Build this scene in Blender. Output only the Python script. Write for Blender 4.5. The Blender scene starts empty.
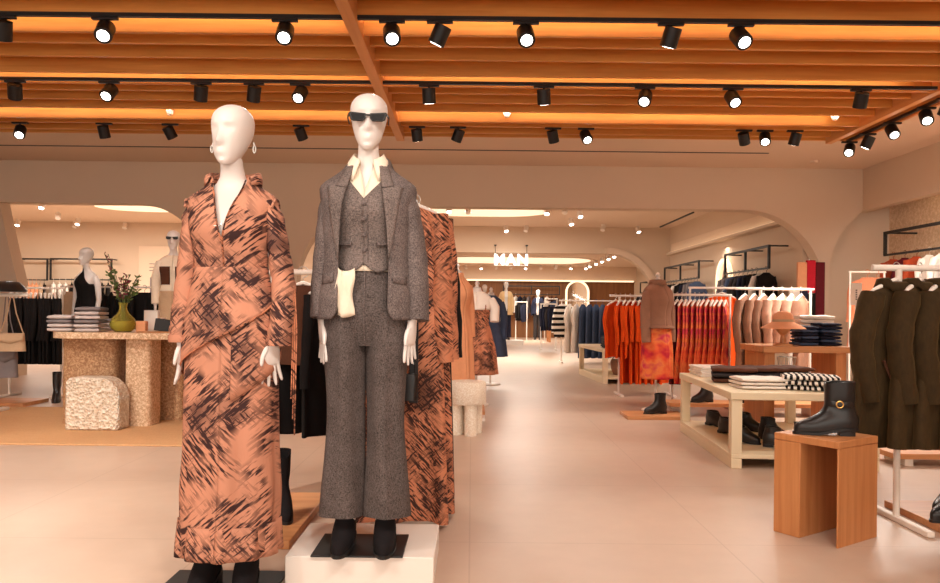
import bpy, bmesh, math, random
from mathutils import Vector, Matrix

sc = bpy.context.scene
COL = sc.collection
PI = math.pi
RND = random.Random(11)

# ------------------------------------------------------------------ camera, world, exposure
F = 760.0
PPX, PPY = 472.0, 310.0
EYE = 1.1
ROLL = math.radians(0.6)
cam_data = bpy.data.cameras.new('camera')
cam = bpy.data.objects.new('camera', cam_data)
COL.objects.link(cam)
cam_data.sensor_width = 36.0
cam_data.lens = F / 940 * 36
cam_data.shift_x = (470 - PPX) / 940
cam_data.shift_y = (PPY - 291.5) / 940
cam_data.clip_start = 0.05
cam_data.clip_end = 200
cam.matrix_world = Matrix.Translation((0, 0, EYE)) @ Matrix.Rotation(PI / 2, 4, 'X') @ Matrix.Rotation(ROLL, 4, 'Z')
sc.camera = cam

world = bpy.data.worlds.new('world')
sc.world = world
world.use_nodes = True
world.node_tree.nodes['Background'].inputs[0].default_value = (1.0, 0.90, 0.79, 1)
world.node_tree.nodes['Background'].inputs[1].default_value = 1.95

sc.view_settings.view_transform = 'Standard'
sc.view_settings.look = 'None'
sc.view_settings.gamma = 1
sc.view_settings.use_curve_mapping = False
sc.view_settings.exposure = 0.47

WARM = (1.0, 0.93, 0.83)
SPOT_W = 44.0          # every track spotlight
FRONT_W = 78.0        # the spots on the tracks nearer than the frame
ROOM_W = 110.0         # cove lamps of the rooms behind


def spot(name, loc, aim, watts, deg=62, blend=0.6, col=WARM, r=0.05):
    l = bpy.data.lights.new(name, 'SPOT')
    l.energy = watts
    l.color = col
    l.spot_size = math.radians(deg)
    l.spot_blend = blend
    l.shadow_soft_size = r
    o = bpy.data.objects.new(name, l)
    COL.objects.link(o)
    o.location = loc
    o.rotation_euler = (Vector(aim) - Vector(loc)).to_track_quat('-Z', 'Y').to_euler()
    return o


def area(name, loc, sx, sy, watts, aim=(0, 0, -1), col=WARM):
    l = bpy.data.lights.new(name, 'AREA')
    l.shape = 'RECTANGLE'
    l.size, l.size_y = sx, sy
    l.energy = watts
    l.color = col
    o = bpy.data.objects.new(name, l)
    COL.objects.link(o)
    o.location = loc
    o.rotation_euler = Vector(aim).to_track_quat('-Z', 'Y').to_euler()
    return o


# track lamps that hang nearer than the frame (over and behind the photographer)
for (lx, ly, ax, ay, az, w) in (
        (-2.4, 0.6, -0.93, 2.95, 1.2, 1.4), (0.3, 0.5, -0.42, 3.08, 1.2, 1.4), (-1.3, 1.0, -0.9, 3.0, .5, .7),
        (-3.4, 4.1, -3.3, 6.55, 0.35, 1.1), (-5.0, 4.1, -5.0, 7.6, 0.6, .8), (1.5, 1.9, 1.75, 3.6, 0.5, .8), (3.2, 1.9, 2.6, 3.9, 0.9, .6),
        (0.3, 4.1, 0.05, 6.7, 0.35, .9), (2.6, 4.1, 2.3, 6.2, 0.5, .9), (0.6, 2.0, 0.5, 4.6, 0.0, .4), (3.0, 4.1, 1.6, 5.0, 0.0, .4),
        (-2.8, 1.9, -2.6, 4.0, 0.0, 5.0), (-3.9, 2.2, -3.6, 4.9, 0.0, 3.4), (1.0, 1.0, 0.2, 2.9, 0.0, .9),
        (-4.6, 7.48, -5.25, 10.1, 1.35, .8), (-3.2, 7.48, -3.5, 9.4, 1.4, .8), (-0.5, 5.8, 0.0, 8.7, 1.1, .8), (-0.9, 5.0, -.3, 7.2, 1.0, .5), (1.2, 4.1, 1.0, 5.6, 0.0, .4)):
    spot('track_lamp', (lx, ly, 3.3), (ax, ay, az), FRONT_W * w)
for yy in (5.99, 7.41, 8.83):     # added unseen up-lights between the boards, to brighten the wood slats
    area('added_slat_light', (-2.0, yy, 3.38), 12.5, .03, 24, aim=(0, .45, 1), col=(1, .84, .62))
# daylight-free mall light is the world; cove lamps of the rooms behind
area('cove_lamp', (0.4, 17.3, 3.28), 2.4, 1.4, ROOM_W * 1.6)
area('cove_lamp', (-7.3, 17.1, 3.28), 2.4, 1.2, ROOM_W * 1.7)
area('cove_lamp', (-10.5, 17.1, 3.28), 2.4, 1.2, ROOM_W * 1.2)  # extra lamp beyond the cove, added to brighten the left back room
area('cove_lamp', (6.30, 8.2, 2.92), 0.10, 6.0, ROOM_W * 2.4, aim=(.35, 0, -1))
area('cove_lamp', (1.6, 27.3, 2.82), 4.6, 2.0, ROOM_W * 2.0)
area('cove_lamp', (5.0, 15.8, 2.6), 0.2, 6.0, ROOM_W * 0.5, aim=(-.5, 0, -1))
for (lx, ly, ax, ay, w) in ((2.4, 15.0, 2.6, 16.6, 1), (0.2, 13.5, 0.3, 15.5, 1), (4.0, 13.4, 4.8, 14.5, 1), (-4.0, 14.0, -5.5, 17.0, 1),
                            (-6.2, 13.2, -6.8, 15.2, 1), (1.4, 22.8, 1.15, 24.6, 1.6), (3.2, 22.5, 3.2, 26.0, 1), (-0.8, 22.0, -0.6, 25.0, 1)):
    spot('track_lamp', (lx, ly, 3.2 if ly < 20 else 2.8), (ax, ay, 0.6), SPOT_W * w)


# ------------------------------------------------------------------ pixel helpers (photo pixel -> place in the room)
def unroll(px, py):
    dx, dy = px - PPX, py - PPY
    return dx + ROLL * dy, dy - ROLL * dx


def at(px, py, Y):
    dx, dy = unroll(px, py)
    return Vector((dx / F * Y, Y, EYE - dy / F * Y))


def fl(px, py, z=0.0):
    dx, dy = unroll(px, py)
    Y = (EYE - z) * F / dy
    return Vector((dx / F * Y, Y, z))


# ------------------------------------------------------------------ materials
def srgb(r, g, b):
    f = lambda c: (c / 255 / 12.92) if c / 255 <= .04045 else ((c / 255 + .055) / 1.055) ** 2.4
    return (f(r), f(g), f(b), 1.0)


class NT:
    def __init__(s, name):
        s.m = bpy.data.materials.new(name)
        s.m.use_nodes = True
        s.t = s.m.node_tree
        s.b = s.t.nodes['Principled BSDF']
        s.tc = None

    def node(s, kind, **kw):
        n = s.t.nodes.new(kind)
        for k, v in kw.items():
            setattr(n, k, v)
        return n

    def put(s, sock, v):
        if hasattr(v, 'is_linked') or hasattr(v, 'links'):
            s.t.links.new(v, sock)
        else:
            sock.default_value = v

    def obj(s):
        if s.tc is None:
            s.tc = s.node('ShaderNodeTexCoord')
        return s.tc.outputs['Object']

    def mapping(s, vec, rot=(0, 0, 0), scale=(1, 1, 1), loc=(0, 0, 0)):
        n = s.node('ShaderNodeMapping')
        s.put(n.inputs[0], vec)
        n.inputs['Rotation'].default_value = rot
        n.inputs['Scale'].default_value = scale
        n.inputs['Location'].default_value = loc
        return n.outputs[0]

    def noise(s, vec, scale, detail=3, rough=.55):
        n = s.node('ShaderNodeTexNoise')
        s.put(n.inputs['Vector'], vec)
        n.inputs['Scale'].default_value = scale
        n.inputs['Detail'].default_value = detail
        n.inputs['Roughness'].default_value = rough
        return n.outputs[0]

    def math(s, op, a, b=0.0):
        n = s.node('ShaderNodeMath', operation=op)
        s.put(n.inputs[0], a)
        s.put(n.inputs[1], b)
        return n.outputs[0]

    def ramp(s, v, stops):
        n = s.node('ShaderNodeValToRGB')
        s.put(n.inputs[0], v)
        e = n.color_ramp.elements
        e[0].position, e[0].color = stops[0]
        e[1].position, e[1].color = stops[-1]
        for p, c in stops[1:-1]:
            x = e.new(p)
            x.color = c
        return n.outputs[0]

    def step(s, v, a, b):
        return s.ramp(v, [(a, (0, 0, 0, 1)), (b, (1, 1, 1, 1))])

    def mix(s, f, a, b):
        n = s.node('ShaderNodeMix', data_type='RGBA')
        s.put(n.inputs[0], f)
        s.put(n.inputs[6], a)
        s.put(n.inputs[7], b)
        return n.outputs[2]

    def bump(s, h, strength=.3, dist=.01):
        n = s.node('ShaderNodeBump')
        s.put(n.inputs['Height'], h)
        n.inputs['Strength'].default_value = strength
        n.inputs['Distance'].default_value = dist
        s.t.links.new(n.outputs[0], s.b.inputs['Normal'])

    def base(s, c):
        s.put(s.b.inputs['Base Color'], c)

    def rough(s, r, spec=.5, metal=0.0):
        s.put(s.b.inputs['Roughness'], r)
        s.b.inputs['Specular IOR Level'].default_value = spec
        s.b.inputs['Metallic'].default_value = metal


def dark(c, k):
    return (c[0] * k, c[1] * k, c[2] * k, 1)


def plain(name, c, rough=.5, spec=.5, metal=0.0, var=0.0, vs=6.0):
    n = NT(name)
    if var:
        n.base(n.mix(n.noise(n.obj(), vs, 4), dark(c, 1 - var), dark(c, 1 + var)))
    else:
        n.base(c)
    n.rough(rough, spec, metal)
    return n.m


def fabric(name, c, var=.22, weave=900.0, rough=.9, c2=None):
    n = NT(name)
    a = n.noise(n.obj(), 14, 4)
    f = n.noise(n.mapping(n.obj(), scale=(1, 1, .35)), weave * .25, 2)
    c2 = c2 or dark(c, 1 - var * 1.6)
    col = n.mix(n.math('MULTIPLY', n.math('ADD', a, f), .5), c2, dark(c, 1 + var))
    n.base(col)
    n.rough(rough, .2)
    n.bump(n.math('ADD', a, n.math('MULTIPLY', f, .25)), .25, .01)
    return n.m


def tweed(name, c, c2):
    n = NT(name)
    a = n.noise(n.mapping(n.obj(), scale=(1, 1, .3)), 330, 2, .7)
    b = n.noise(n.mapping(n.obj(), scale=(.3, 1, 1)), 300, 2, .7)
    g = n.noise(n.obj(), 9, 3)
    v = n.math('ADD', n.math('MULTIPLY', n.math('ADD', a, b), .42), n.math('MULTIPLY', g, .16))
    n.base(n.ramp(v, [(.38, c2), (.62, c)]))
    n.rough(.92, .15)
    n.bump(n.math('ADD', a, g), .25, .006)
    return n.m


def tiedye(name, c, d, s=1.0, amount=.5):
    """Peach cloth with dark brushed cross-hatching in patches."""
    n = NT(name)
    oi = n.node('ShaderNodeObjectInfo')
    add = n.node('ShaderNodeVectorMath', operation='ADD')
    comb = n.node('ShaderNodeCombineXYZ')
    for k in range(3):
        n.put(comb.inputs[k], n.math('MULTIPLY', oi.outputs['Random'], 3.7 + k))
    n.put(add.inputs[0], n.obj())
    n.put(add.inputs[1], comb.outputs[0])
    v = add.outputs[0]
    warp = n.noise(v, 5 * s, 2)
    hA = n.noise(n.mapping(n.mapping(v, rot=(0, .72, 0)), scale=(15 * s, 8 * s, 105 * s)), 1.0, 2)
    hB = n.noise(n.mapping(n.mapping(v, rot=(0, -.80, .1), loc=(.7, 0, .3)), scale=(15 * s, 8 * s, 105 * s)), 1.0, 2)
    mA = n.noise(n.mapping(v, loc=(3, 1, 2)), 5.0 * s, 2)
    mB = n.noise(n.mapping(v, loc=(1, 4, 7)), 4.6 * s, 2)
    k = 1 - amount
    dA = n.math('MULTIPLY', n.step(hA, .48, .56), n.step(mA, k, k + .12))
    dB = n.math('MULTIPLY', n.step(hB, .48, .56), n.step(mB, k, k + .12))
    dd = n.math('MAXIMUM', dA, dB)
    dC = n.math('MULTIPLY', n.math('MULTIPLY', n.step(mA, k + .05, k + .2), n.step(mB, k, k + .15)), .75)
    dd = n.math('MULTIPLY', n.math('MAXIMUM', dd, dC), .95)
    base = n.mix(n.noise(v, 4, 3), dark(c, .8), dark(c, 1.2))
    n.base(n.mix(dd, base, d))
    n.rough(.75, .25)
    n.bump(n.noise(n.mapping(v, scale=(1, 1, .3)), 26, 3), .3, .012)
    return n.m


def sunset(name):
    """Pink, red and orange cloudy bands of the long dresses."""
    n = NT(name)
    v = n.obj()
    w = n.noise(n.mapping(v, scale=(3.0, 3.0, 4.2)), 1.0, 3)
    n.base(n.ramp(w, [(.28, srgb(120, 20, 50)), (.40, srgb(205, 45, 60)), (.48, srgb(235, 95, 60)), (.56, srgb(240, 135, 75)), (.64, srgb(215, 60, 85)), (.75, srgb(140, 40, 90))]))
    n.rough(.8, .2)
    return n.m


def wood(name, c, c2, axis='x', s=1.0, rough=.45):
    n = NT(name)
    sc_ = {'x': (1.2, 22, 22), 'y': (22, 1.2, 22), 'z': (22, 22, 1.2)}[axis]
    a = n.noise(n.mapping(n.obj(), scale=tuple(k * s for k in sc_)), 1.0, 5, .6)
    n.base(n.ramp(a, [(.3, c2), (.7, c)]))
    n.rough(rough, .4)
    n.bump(a, .08, .004)
    return n.m


def stone(name, c, c2, s=60.0, rough=.85, b=.4):
    n = NT(name)
    vo = n.node('ShaderNodeTexVoronoi')
    n.put(vo.inputs['Vector'], n.obj())
    vo.inputs['Scale'].default_value = s
    a = n.noise(n.obj(), s * .6, 4)
    n.base(n.mix(n.math('MULTIPLY', n.step(vo.outputs['Distance'], .15, .55), n.step(a, .35, .65)), c2, c))
    n.rough(rough, .3)
    n.bump(n.math('ADD', a, vo.outputs['Distance']), b, .02)
    return n.m


def emit(name, c, strength):
    n = NT(name)
    n.base(c)
    n.b.inputs['Emission Color'].default_value = c
    n.b.inputs['Emission Strength'].default_value = strength
    return n.m


M = {}
M['wall'] = plain('wall_plaster', srgb(212, 188, 164), .9, .2, var=.03, vs=2)
M['ceil'] = plain('ceiling_plaster', srgb(224, 198, 174), .9, .2)
M['white'] = plain('white_metal', srgb(238, 226, 214), .4, .4)
M['podium'] = plain('white_podium', srgb(240, 230, 220), .45, .4)
M['black'] = plain('black_metal', (.012, .011, .011, 1), .45, .4)
M['lens'] = emit('lamp_lens', (1, .93, .84, 1), 9.0)
M['cove'] = emit('cove_light', (1, .86, .64, 1), .55)
M['glow'] = emit('glow_strip', (1, .82, .56, 1), .8)
M['sign'] = emit('sign_letters', (1, .97, .92, 1), 1.6)
M['wood_ceil'] = wood('ceiling_wood', srgb(226, 160, 80), srgb(198, 126, 54), 'x', .6, .5)
M['wood_beam'] = wood('beam_wood', srgb(222, 158, 96), srgb(204, 138, 76), 'y', .6, .5)
M['wood_stool'] = wood('stool_wood', srgb(204, 140, 88), srgb(178, 112, 64), 'z', 1.0, .45)
M['wood_plank'] = wood('plank_wood', srgb(212, 152, 102), srgb(186, 124, 78), 'x', 1.0, .4)
M['wood_wall'] = wood('wall_wood', srgb(140, 90, 48), srgb(112, 68, 34), 'z', .5, .6)
M['cream'] = plain('cream_lacquer', srgb(232, 212, 178), .5, .4)
M['mann'] = plain('mannequin_white', srgb(232, 223, 217), .42, .4)
M['tiedye'] = tiedye('tie_dye_cloth', srgb(206, 144, 116), srgb(36, 18, 26), 1.0, .56)
M['tiedye2'] = tiedye('tie_dye_cloth_dark', srgb(204, 132, 98), srgb(34, 20, 22), 1.2, .58)
M['tweed'] = tweed('grey_tweed', srgb(136, 122, 118), srgb(62, 54, 52))
M['tweed2'] = tweed('grey_tweed_vest', srgb(142, 127, 121), srgb(72, 64, 61))
M['tweed3'] = tweed('grey_tweed_trousers', srgb(116, 104, 100), srgb(50, 44, 42))
M['ivory'] = fabric('ivory_shirt', srgb(245, 228, 205), .1)
M['blackcloth'] = fabric('black_cloth', srgb(26, 22, 22), .3)
M['blackleather'] = plain('black_leather', (.012, .010, .010, 1), .32, .5, var=.3, vs=20)
M['suede'] = fabric('black_suede', srgb(30, 26, 28), .2)
M['olive'] = fabric('olive_fur', srgb(62, 46, 24), .5, 300, .85, srgb(25, 19, 10))
for mm_ in ('olive',):
    M[mm_].node_tree.nodes['Principled BSDF'].inputs['Sheen Weight'].default_value = .22
    M[mm_].node_tree.nodes['Principled BSDF'].inputs['Sheen Tint'].default_value = srgb(190, 150, 90)
M['orange'] = fabric('orange_cloth', srgb(232, 84, 22), .2)
M['rust'] = fabric('rust_cloth', srgb(176, 72, 40), .25)
M['maroon'] = fabric('maroon_cloth', srgb(96, 26, 34), .25)
M['taupe'] = fabric('taupe_cloth', srgb(160, 118, 96), .2)
M['blush'] = fabric('blush_fleece', srgb(218, 172, 148), .25, 300)
M['peach'] = fabric('peach_cloth', srgb(228, 160, 118), .15)
M['salmon'] = fabric('salmon_cloth', srgb(214, 134, 98), .15)
M['denim'] = fabric('blue_denim', srgb(76, 90, 118), .3)
M['navy'] = fabric('navy_cloth', srgb(38, 40, 58), .3)
M['greycloth'] = fabric('grey_cloth', srgb(126, 116, 116), .25)
M['palegrey'] = fabric('pale_grey_knit', srgb(196, 182, 178), .2)
M['charcoal'] = fabric('charcoal_cloth', srgb(58, 52, 52), .3)
M['brown'] = fabric('brown_cloth', srgb(92, 56, 40), .3)
M['beige'] = fabric('beige_cloth', srgb(196, 164, 132), .2)
M['camel'] = fabric('camel_cloth', srgb(232, 198, 148), .15)
M['whitecloth'] = fabric('white_cloth', srgb(240, 228, 216), .1)
M['sunset'] = sunset('sunset_cloth')
M['terrazzo'] = stone('terrazzo', srgb(236, 208, 176), srgb(186, 146, 112), 70, .6, .15)
M['terrazzo2'] = stone('terrazzo_brown', srgb(206, 166, 126), srgb(150, 108, 76), 80, .6, .15)
M['pouf'] = stone('rough_stone', srgb(248, 236, 220), srgb(214, 190, 164), 45, .95, 1.0)
M['pouf2'] = stone('pale_stone', srgb(250, 240, 226), srgb(228, 208, 184), 130, .9, .3)
M['stonewall'] = stone('stone_panel', srgb(238, 210, 178), srgb(214, 180, 146), 30, .95, .5)
M['lens_dark'] = plain('dark_lens', (.006, .006, .008, 1), .25, .3)
M['gold'] = plain('brass', srgb(214, 170, 96), .3, .5, 1.0)
M['steel'] = plain('steel', srgb(196, 190, 184), .3, .5, 1.0)
M['leaf'] = plain('green_leaf', srgb(84, 100, 48), .6, .3, var=.3)
M['petal'] = plain('plum_petal', srgb(112, 52, 60), .7, .3, var=.3)
M['yellow_glass'] = None


def stripes(name, c, d, freq, axis=2, wob=.012):
    n = NT(name)
    w = n.node('ShaderNodeTexWave', wave_type='BANDS', bands_direction='XYZ'[axis])
    n.put(w.inputs['Vector'], n.obj())
    w.inputs['Scale'].default_value = freq
    w.inputs['Distortion'].default_value = wob * 100
    w.inputs['Detail'].default_value = 1
    n.base(n.mix(n.step(w.outputs['Fac'], .47, .53), c, d))
    n.rough(.9, .2)
    return n.m


M['stripe'] = stripes('black_white_stripe', srgb(238, 228, 216), srgb(24, 20, 20), 2.6, 2, .004)
M['stripe_top'] = stripes('folded_stripe', srgb(238, 228, 216), srgb(22, 18, 18), 8.0, 0, .03)
M['redstripe'] = stripes('red_white_stripe', srgb(236, 220, 210), srgb(190, 40, 44), 14, 2, .01)
g = NT('olive_glass')
g.base(srgb(232, 222, 120))
g.rough(.05, .5)
g.b.inputs['Transmission Weight'].default_value = .85
g.b.inputs['IOR'].default_value = 1.2
M['yellow_glass'] = g.m
g = NT('pale_mirror')
g.base(srgb(225, 220, 215))
g.rough(.04, .5, 1.0)
M['mirror'] = g.m


def floor_mat():
    n = NT('floor_stone')
    v = n.obj()
    a = n.noise(v, .7, 4)
    b = n.noise(v, 6, 4)
    br = n.node('ShaderNodeTexBrick', offset=0.0)
    n.put(br.inputs['Vector'], v)
    br.inputs['Color1'].default_value = (1, 1, 1, 1)
    br.inputs['Color2'].default_value = (1, 1, 1, 1)
    br.inputs['Mortar'].default_value = (.86, .84, .82, 1)
    br.inputs['Scale'].default_value = 1.0
    br.inputs['Mortar Size'].default_value = .004
    br.inputs['Brick Width'].default_value = 1.2
    br.inputs['Row Height'].default_value = 1.2
    c = n.mix(n.math('MULTIPLY', n.math('ADD', a, b), .5), srgb(180, 153, 133), srgb(206, 180, 160))
    mm = n.node('ShaderNodeMix', data_type='RGBA', blend_type='MULTIPLY')
    mm.inputs[0].default_value = 1
    n.put(mm.inputs[6], c)
    n.put(mm.inputs[7], br.outputs['Color'])
    n.base(mm.outputs[2])
    n.rough(n.ramp(a, [(.3, (.33, .33, .33, 1)), (.7, (.40, .40, .40, 1))]), .4)
    return n.m


M['floor'] = floor_mat()


def rug_mat():
    n = NT('jute_rug')
    v = n.obj()
    a = n.noise(n.mapping(v, scale=(8, 120, 20)), 1, 3)
    b = n.noise(v, 60, 3)
    n.base(n.mix(n.math('MULTIPLY', n.math('ADD', a, b), .5), srgb(176, 128, 86), srgb(228, 182, 136)))
    n.rough(.95, .1)
    n.bump(n.math('ADD', a, b), .6, .01)
    return n.m


M['rug'] = rug_mat()


# ------------------------------------------------------------------ mesh helpers
def lerp(a, b, t):
    return a + (b - a) * t


def table(rows, z):
    """Smooth interpolation in rows of (key, v1, v2, ...), sorted by key."""
    if z <= rows[0][0]:
        return rows[0][1:]
    if z >= rows[-1][0]:
        return rows[-1][1:]
    for i in range(len(rows) - 1):
        if rows[i][0] <= z <= rows[i + 1][0]:
            h = rows[i + 1][0] - rows[i][0]
            t = (z - rows[i][0]) / h
            out = []
            for k in range(1, len(rows[0])):
                p1, p2 = rows[i][k], rows[i + 1][k]
                m1 = (p2 - rows[i - 1][k]) / (rows[i + 1][0] - rows[i - 1][0]) * h if i > 0 else p2 - p1
                m2 = (rows[i + 2][k] - p1) / (rows[i + 2][0] - rows[i][0]) * h if i + 2 < len(rows) else p2 - p1
                if (p2 - p1) * m1 <= 0: m1 = 0
                if (p2 - p1) * m2 <= 0: m2 = 0
                lim = 3 * abs(p2 - p1)
                m1 = max(-lim, min(lim, m1)); m2 = max(-lim, min(lim, m2))
                t2, t3 = t * t, t * t * t
                out.append((2 * t3 - 3 * t2 + 1) * p1 + (t3 - 2 * t2 + t) * m1 + (-2 * t3 + 3 * t2) * p2 + (t3 - t2) * m2)
            return tuple(out)


class MB:
    def __init__(s):
        s.v, s.f = [], []

    def grid(s, rows, closed=False, cap0=False, cap1=False):
        b = len(s.v)
        n = len(rows[0])
        for r in rows:
            s.v.extend(tuple(p) for p in r)
        for i in range(len(rows) - 1):
            for j in range(n if closed else n - 1):
                k = (j + 1) % n
                s.f.append((b + i * n + j, b + i * n + k, b + (i + 1) * n + k, b + (i + 1) * n + j))
        if cap0:
            s.f.append(tuple(b + j for j in reversed(range(n))))
        if cap1:
            e = b + (len(rows) - 1) * n
            s.f.append(tuple(e + j for j in range(n)))
        return s

    def box(s, x0, x1, y0, y1, z0, z1):
        b = len(s.v)
        s.v += [(x0, y0, z0), (x1, y0, z0), (x1, y1, z0), (x0, y1, z0), (x0, y0, z1), (x1, y0, z1), (x1, y1, z1), (x0, y1, z1)]
        for q in ((0, 3, 2, 1), (4, 5, 6, 7), (0, 1, 5, 4), (1, 2, 6, 5), (2, 3, 7, 6), (3, 0, 4, 7)):
            s.f.append(tuple(b + k for k in q))
        return s

    def tube(s, pts, r, n=10, cap=True, up=None):
        pts = [Vector(p) for p in pts]
        if not isinstance(r, (list, tuple)):
            r = [r] * len(pts)
        rows = []
        ref = Vector(up) if up else None
        for i, p in enumerate(pts):
            t = (pts[min(i + 1, len(pts) - 1)] - pts[max(i - 1, 0)]).normalized()
            if ref is None:
                ref = Vector((0, 1, 0)) if abs(t.y) < .8 else Vector((1, 0, 0))
            u = (ref - t * ref.dot(t)).normalized()
            w = t.cross(u)
            ra, rb = r[i] if isinstance(r[i], (tuple, list)) else (r[i], r[i])
            rows.append([p + w * (math.cos(2 * PI * k / n) * ra) + u * (math.sin(2 * PI * k / n) * rb) for k in range(n)])
            ref = u
        return s.grid(rows, True, cap, cap)

    def bar(s, a, b, w, h=None):
        a, b = Vector(a), Vector(b)
        h = h or w
        t = (b - a).normalized()
        ref = Vector((0, 0, 1)) if abs(t.z) < .9 else Vector((0, 1, 0))
        u = t.cross(ref).normalized() * (w / 2)
        v = u.cross(t).normalized() * (h / 2)
        rows = [[p + u + v, p - u + v, p - u - v, p + u - v] for p in (a, b)]
        return s.grid(rows, True, True, True)

    def lathe(s, prof, n=24, c=(0, 0, 0)):
        rows = [[(c[0] + r * math.cos(2 * PI * k / n), c[1] + r * math.sin(2 * PI * k / n), c[2] + z) for k in range(n)] for r, z in prof]
        return s.grid(rows, True, True, True)

    def prism(s, poly, a, b, axis='z'):
        f = {'z': lambda p, h: (p[0], p[1], h), 'y': lambda p, h: (p[0], h, p[1]), 'x': lambda p, h: (h, p[0], p[1])}[axis]
        return s.grid([[f(p, h) for p in poly] for h in (a, b)], True, True, True)

    def ball(s, c, rx, ry=None, rz=None, n=14, m=8):
        ry, rz = ry or rx, rz or rx
        rows = []
        for i in range(m + 1):
            t = -PI / 2 + PI * i / m
            k = max(math.cos(t), .02)
            rows.append([(c[0] + rx * k * math.cos(2 * PI * j / n), c[1] + ry * k * math.sin(2 * PI * j / n), c[2] + rz * math.sin(t)) for j in range(n)])
        return s.grid(rows, True, True, True)

    def move(s, fn, start=0):
        s.v[start:] = [tuple(fn(Vector(p))) for p in s.v[start:]]
        return s

    def build(s, name, mat, parent=None, bevel=0, sub=0, solid=0, sharp=40, loc=None, offset=0):
        me = bpy.data.meshes.new(name)
        me.from_pydata(s.v, [], s.f)
        bm = bmesh.new()
        bm.from_mesh(me)
        bmesh.ops.recalc_face_normals(bm, faces=bm.faces)
        bm.to_mesh(me)
        bm.free()
        me.polygons.foreach_set('use_smooth', [True] * len(me.polygons))
        me.set_sharp_from_angle(angle=math.radians(sharp))
        me.materials.append(M[mat] if isinstance(mat, str) else mat)
        o = bpy.data.objects.new(name, me)
        COL.objects.link(o)
        if parent is not None:
            o.parent = parent
        if loc is not None:
            o.location = loc
        if solid:
            m = o.modifiers.new('solid', 'SOLIDIFY')
            m.thickness = solid
            m.offset = offset
        if bevel:
            m = o.modifiers.new('bevel', 'BEVEL')
            m.width = bevel
            m.segments = 2
            m.limit_method = 'ANGLE'
        if sub:
            m = o.modifiers.new('sub', 'SUBSURF')
            m.levels = m.render_levels = sub
        return o


def tag(o, label, cat, group=None, kind=None):
    o['label'] = label
    o['category'] = cat
    if group: o['group'] = group
    if kind: o['kind'] = kind
    return o


def thing(name, label, cat, loc=(0, 0, 0), rz=0.0, group=None):
    o = bpy.data.objects.new(name, None)
    COL.objects.link(o)
    o.location = loc
    o.rotation_euler = (0, 0, rz)
    o.empty_display_size = .1
    return tag(o, label, cat, group)


KIDS = {}


def kids(o):
    if o.name not in KIDS:
        KIDS[o.name] = list(o.children)
    return KIDS[o.name]


def copy_tree(o, parent=None):
    c = o.copy()
    COL.objects.link(c)
    if parent is not None:
        c.parent = parent
    KIDS[c.name] = [copy_tree(k, c) for k in kids(o)]
    return c


def dup(root, loc, rz, label, group=None, scale=None):
    r = copy_tree(root)
    r.location = loc
    r.rotation_euler = (0, 0, rz)
    r['label'] = label
    if group: r['group'] = group
    if scale: r.scale = scale
    return r


def struct(name, mb, mat, **kw):
    o = mb.build(name, mat, **kw)
    o['kind'] = 'structure'
    return o


ORD = ['first', 'second', 'third', 'fourth', 'fifth', 'sixth', 'seventh', 'eighth', 'ninth', 'tenth', 'eleventh', 'twelfth', 'thirteenth', 'fourteenth', 'fifteenth', 'sixteenth', 'seventeenth', 'eighteenth', 'nineteenth', 'twentieth']

# ------------------------------------------------------------------ the setting
H = 3.35            # plaster ceiling
HO = 2.70           # height of the arched openings
Y1, Y2, Y3 = 11.8, 20.4, 31.0   # the two arched partitions and the far wood wall
XR, XN, XB = 6.05, 6.62, 5.3    # right bulkhead, right niche wall, right wall of the back rooms
XL = -13.5

struct('floor', MB().box(-14, 8.5, -5, 32, -.1, 0), 'floor')
# ceilings
c = MB()
c.box(XL, 8, 9.9, Y2, H, H + .1)                 # plaster ceiling beyond the wood field
c.box(5.0, 8, -5, 9.9, H, H + .1)                # plaster strip along the right wall
struct('ceiling', c, 'ceil')
struct('ceiling_room', MB().box(XL, 9, Y2 + .3, Y3 + .2, 2.9, 3.0), 'ceil')
struct('ceiling_wood_backing', MB().box(XL, 5.0, -5, 9.9, 3.66, 3.72), 'wood_ceil')
for k in range(30):
    y = 9.73 - .355 * k
    if y < 3.2: break
    # boards just beyond each track hang a little deeper
    struct('ceiling_slat', MB().box(XL, 4.6, y - .022, y + .022, H + .01 - (.035 if k in (2, 6, 7, 10, 11) else 0), H + .26), 'wood_ceil', bevel=.004)
struct('ceiling_fascia', MB().box(XL, 5.0, 9.86, 9.9, H - .001, 3.66), 'wood_ceil')
struct('ceiling_fascia', MB().box(4.96, 5.0, -5, 9.86, H - .001, 3.66), 'wood_beam')
struct('ceiling_beam', MB().box(-1.0, -.90, -5, 9.86, H - .07, H + .2), 'wood_beam', bevel=.005)
struct('ceiling_beam', MB().box(4.56, 4.64, -5, 9.86, H - .05, H + .2), 'wood_beam', bevel=.005)
struct('trim_1', MB().box(XL, 4.15, 10.67, 10.71, H - .006, H + .02), 'black')   # dark slot in the plaster


def arc(cx, cz, r, a0, a1, n=16, rx=None):
    rx = rx or r
    return [(cx + rx * math.cos(math.radians(lerp(a0, a1, k / n))), cz + r * math.sin(math.radians(lerp(a0, a1, k / n)))) for k in range(n + 1)]


# first partition: left arch, pier, middle arch, thin right pier with a flared head
p = [(XL, H), (XL, 0), (-7.06, 0), (-7.06, 1.45), (-7.2, 2.0), (-7.36, HO)]
p += arc(-5.25, HO - 1.15, 1.15, 90, 0, 18) + [(-4.10, 0), (-2.73, 0)]
p += arc(-2.73 + 1.25, HO - 1.25, 1.25, 180, 90, 18) + arc(5.46 - 1.25, HO - 1.25, 1.25, 90, 0, 18)
p += [(5.46, 0), (5.54, 0), (5.54, 1.85)] + [(5.57, 2.0), (5.66, 2.25), (5.82, 2.5), (XR, HO), (XR, H)]
struct('wall_partition', MB().prism(p, Y1, Y1 + .28, 'y'), 'wall', sharp=25)
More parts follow.
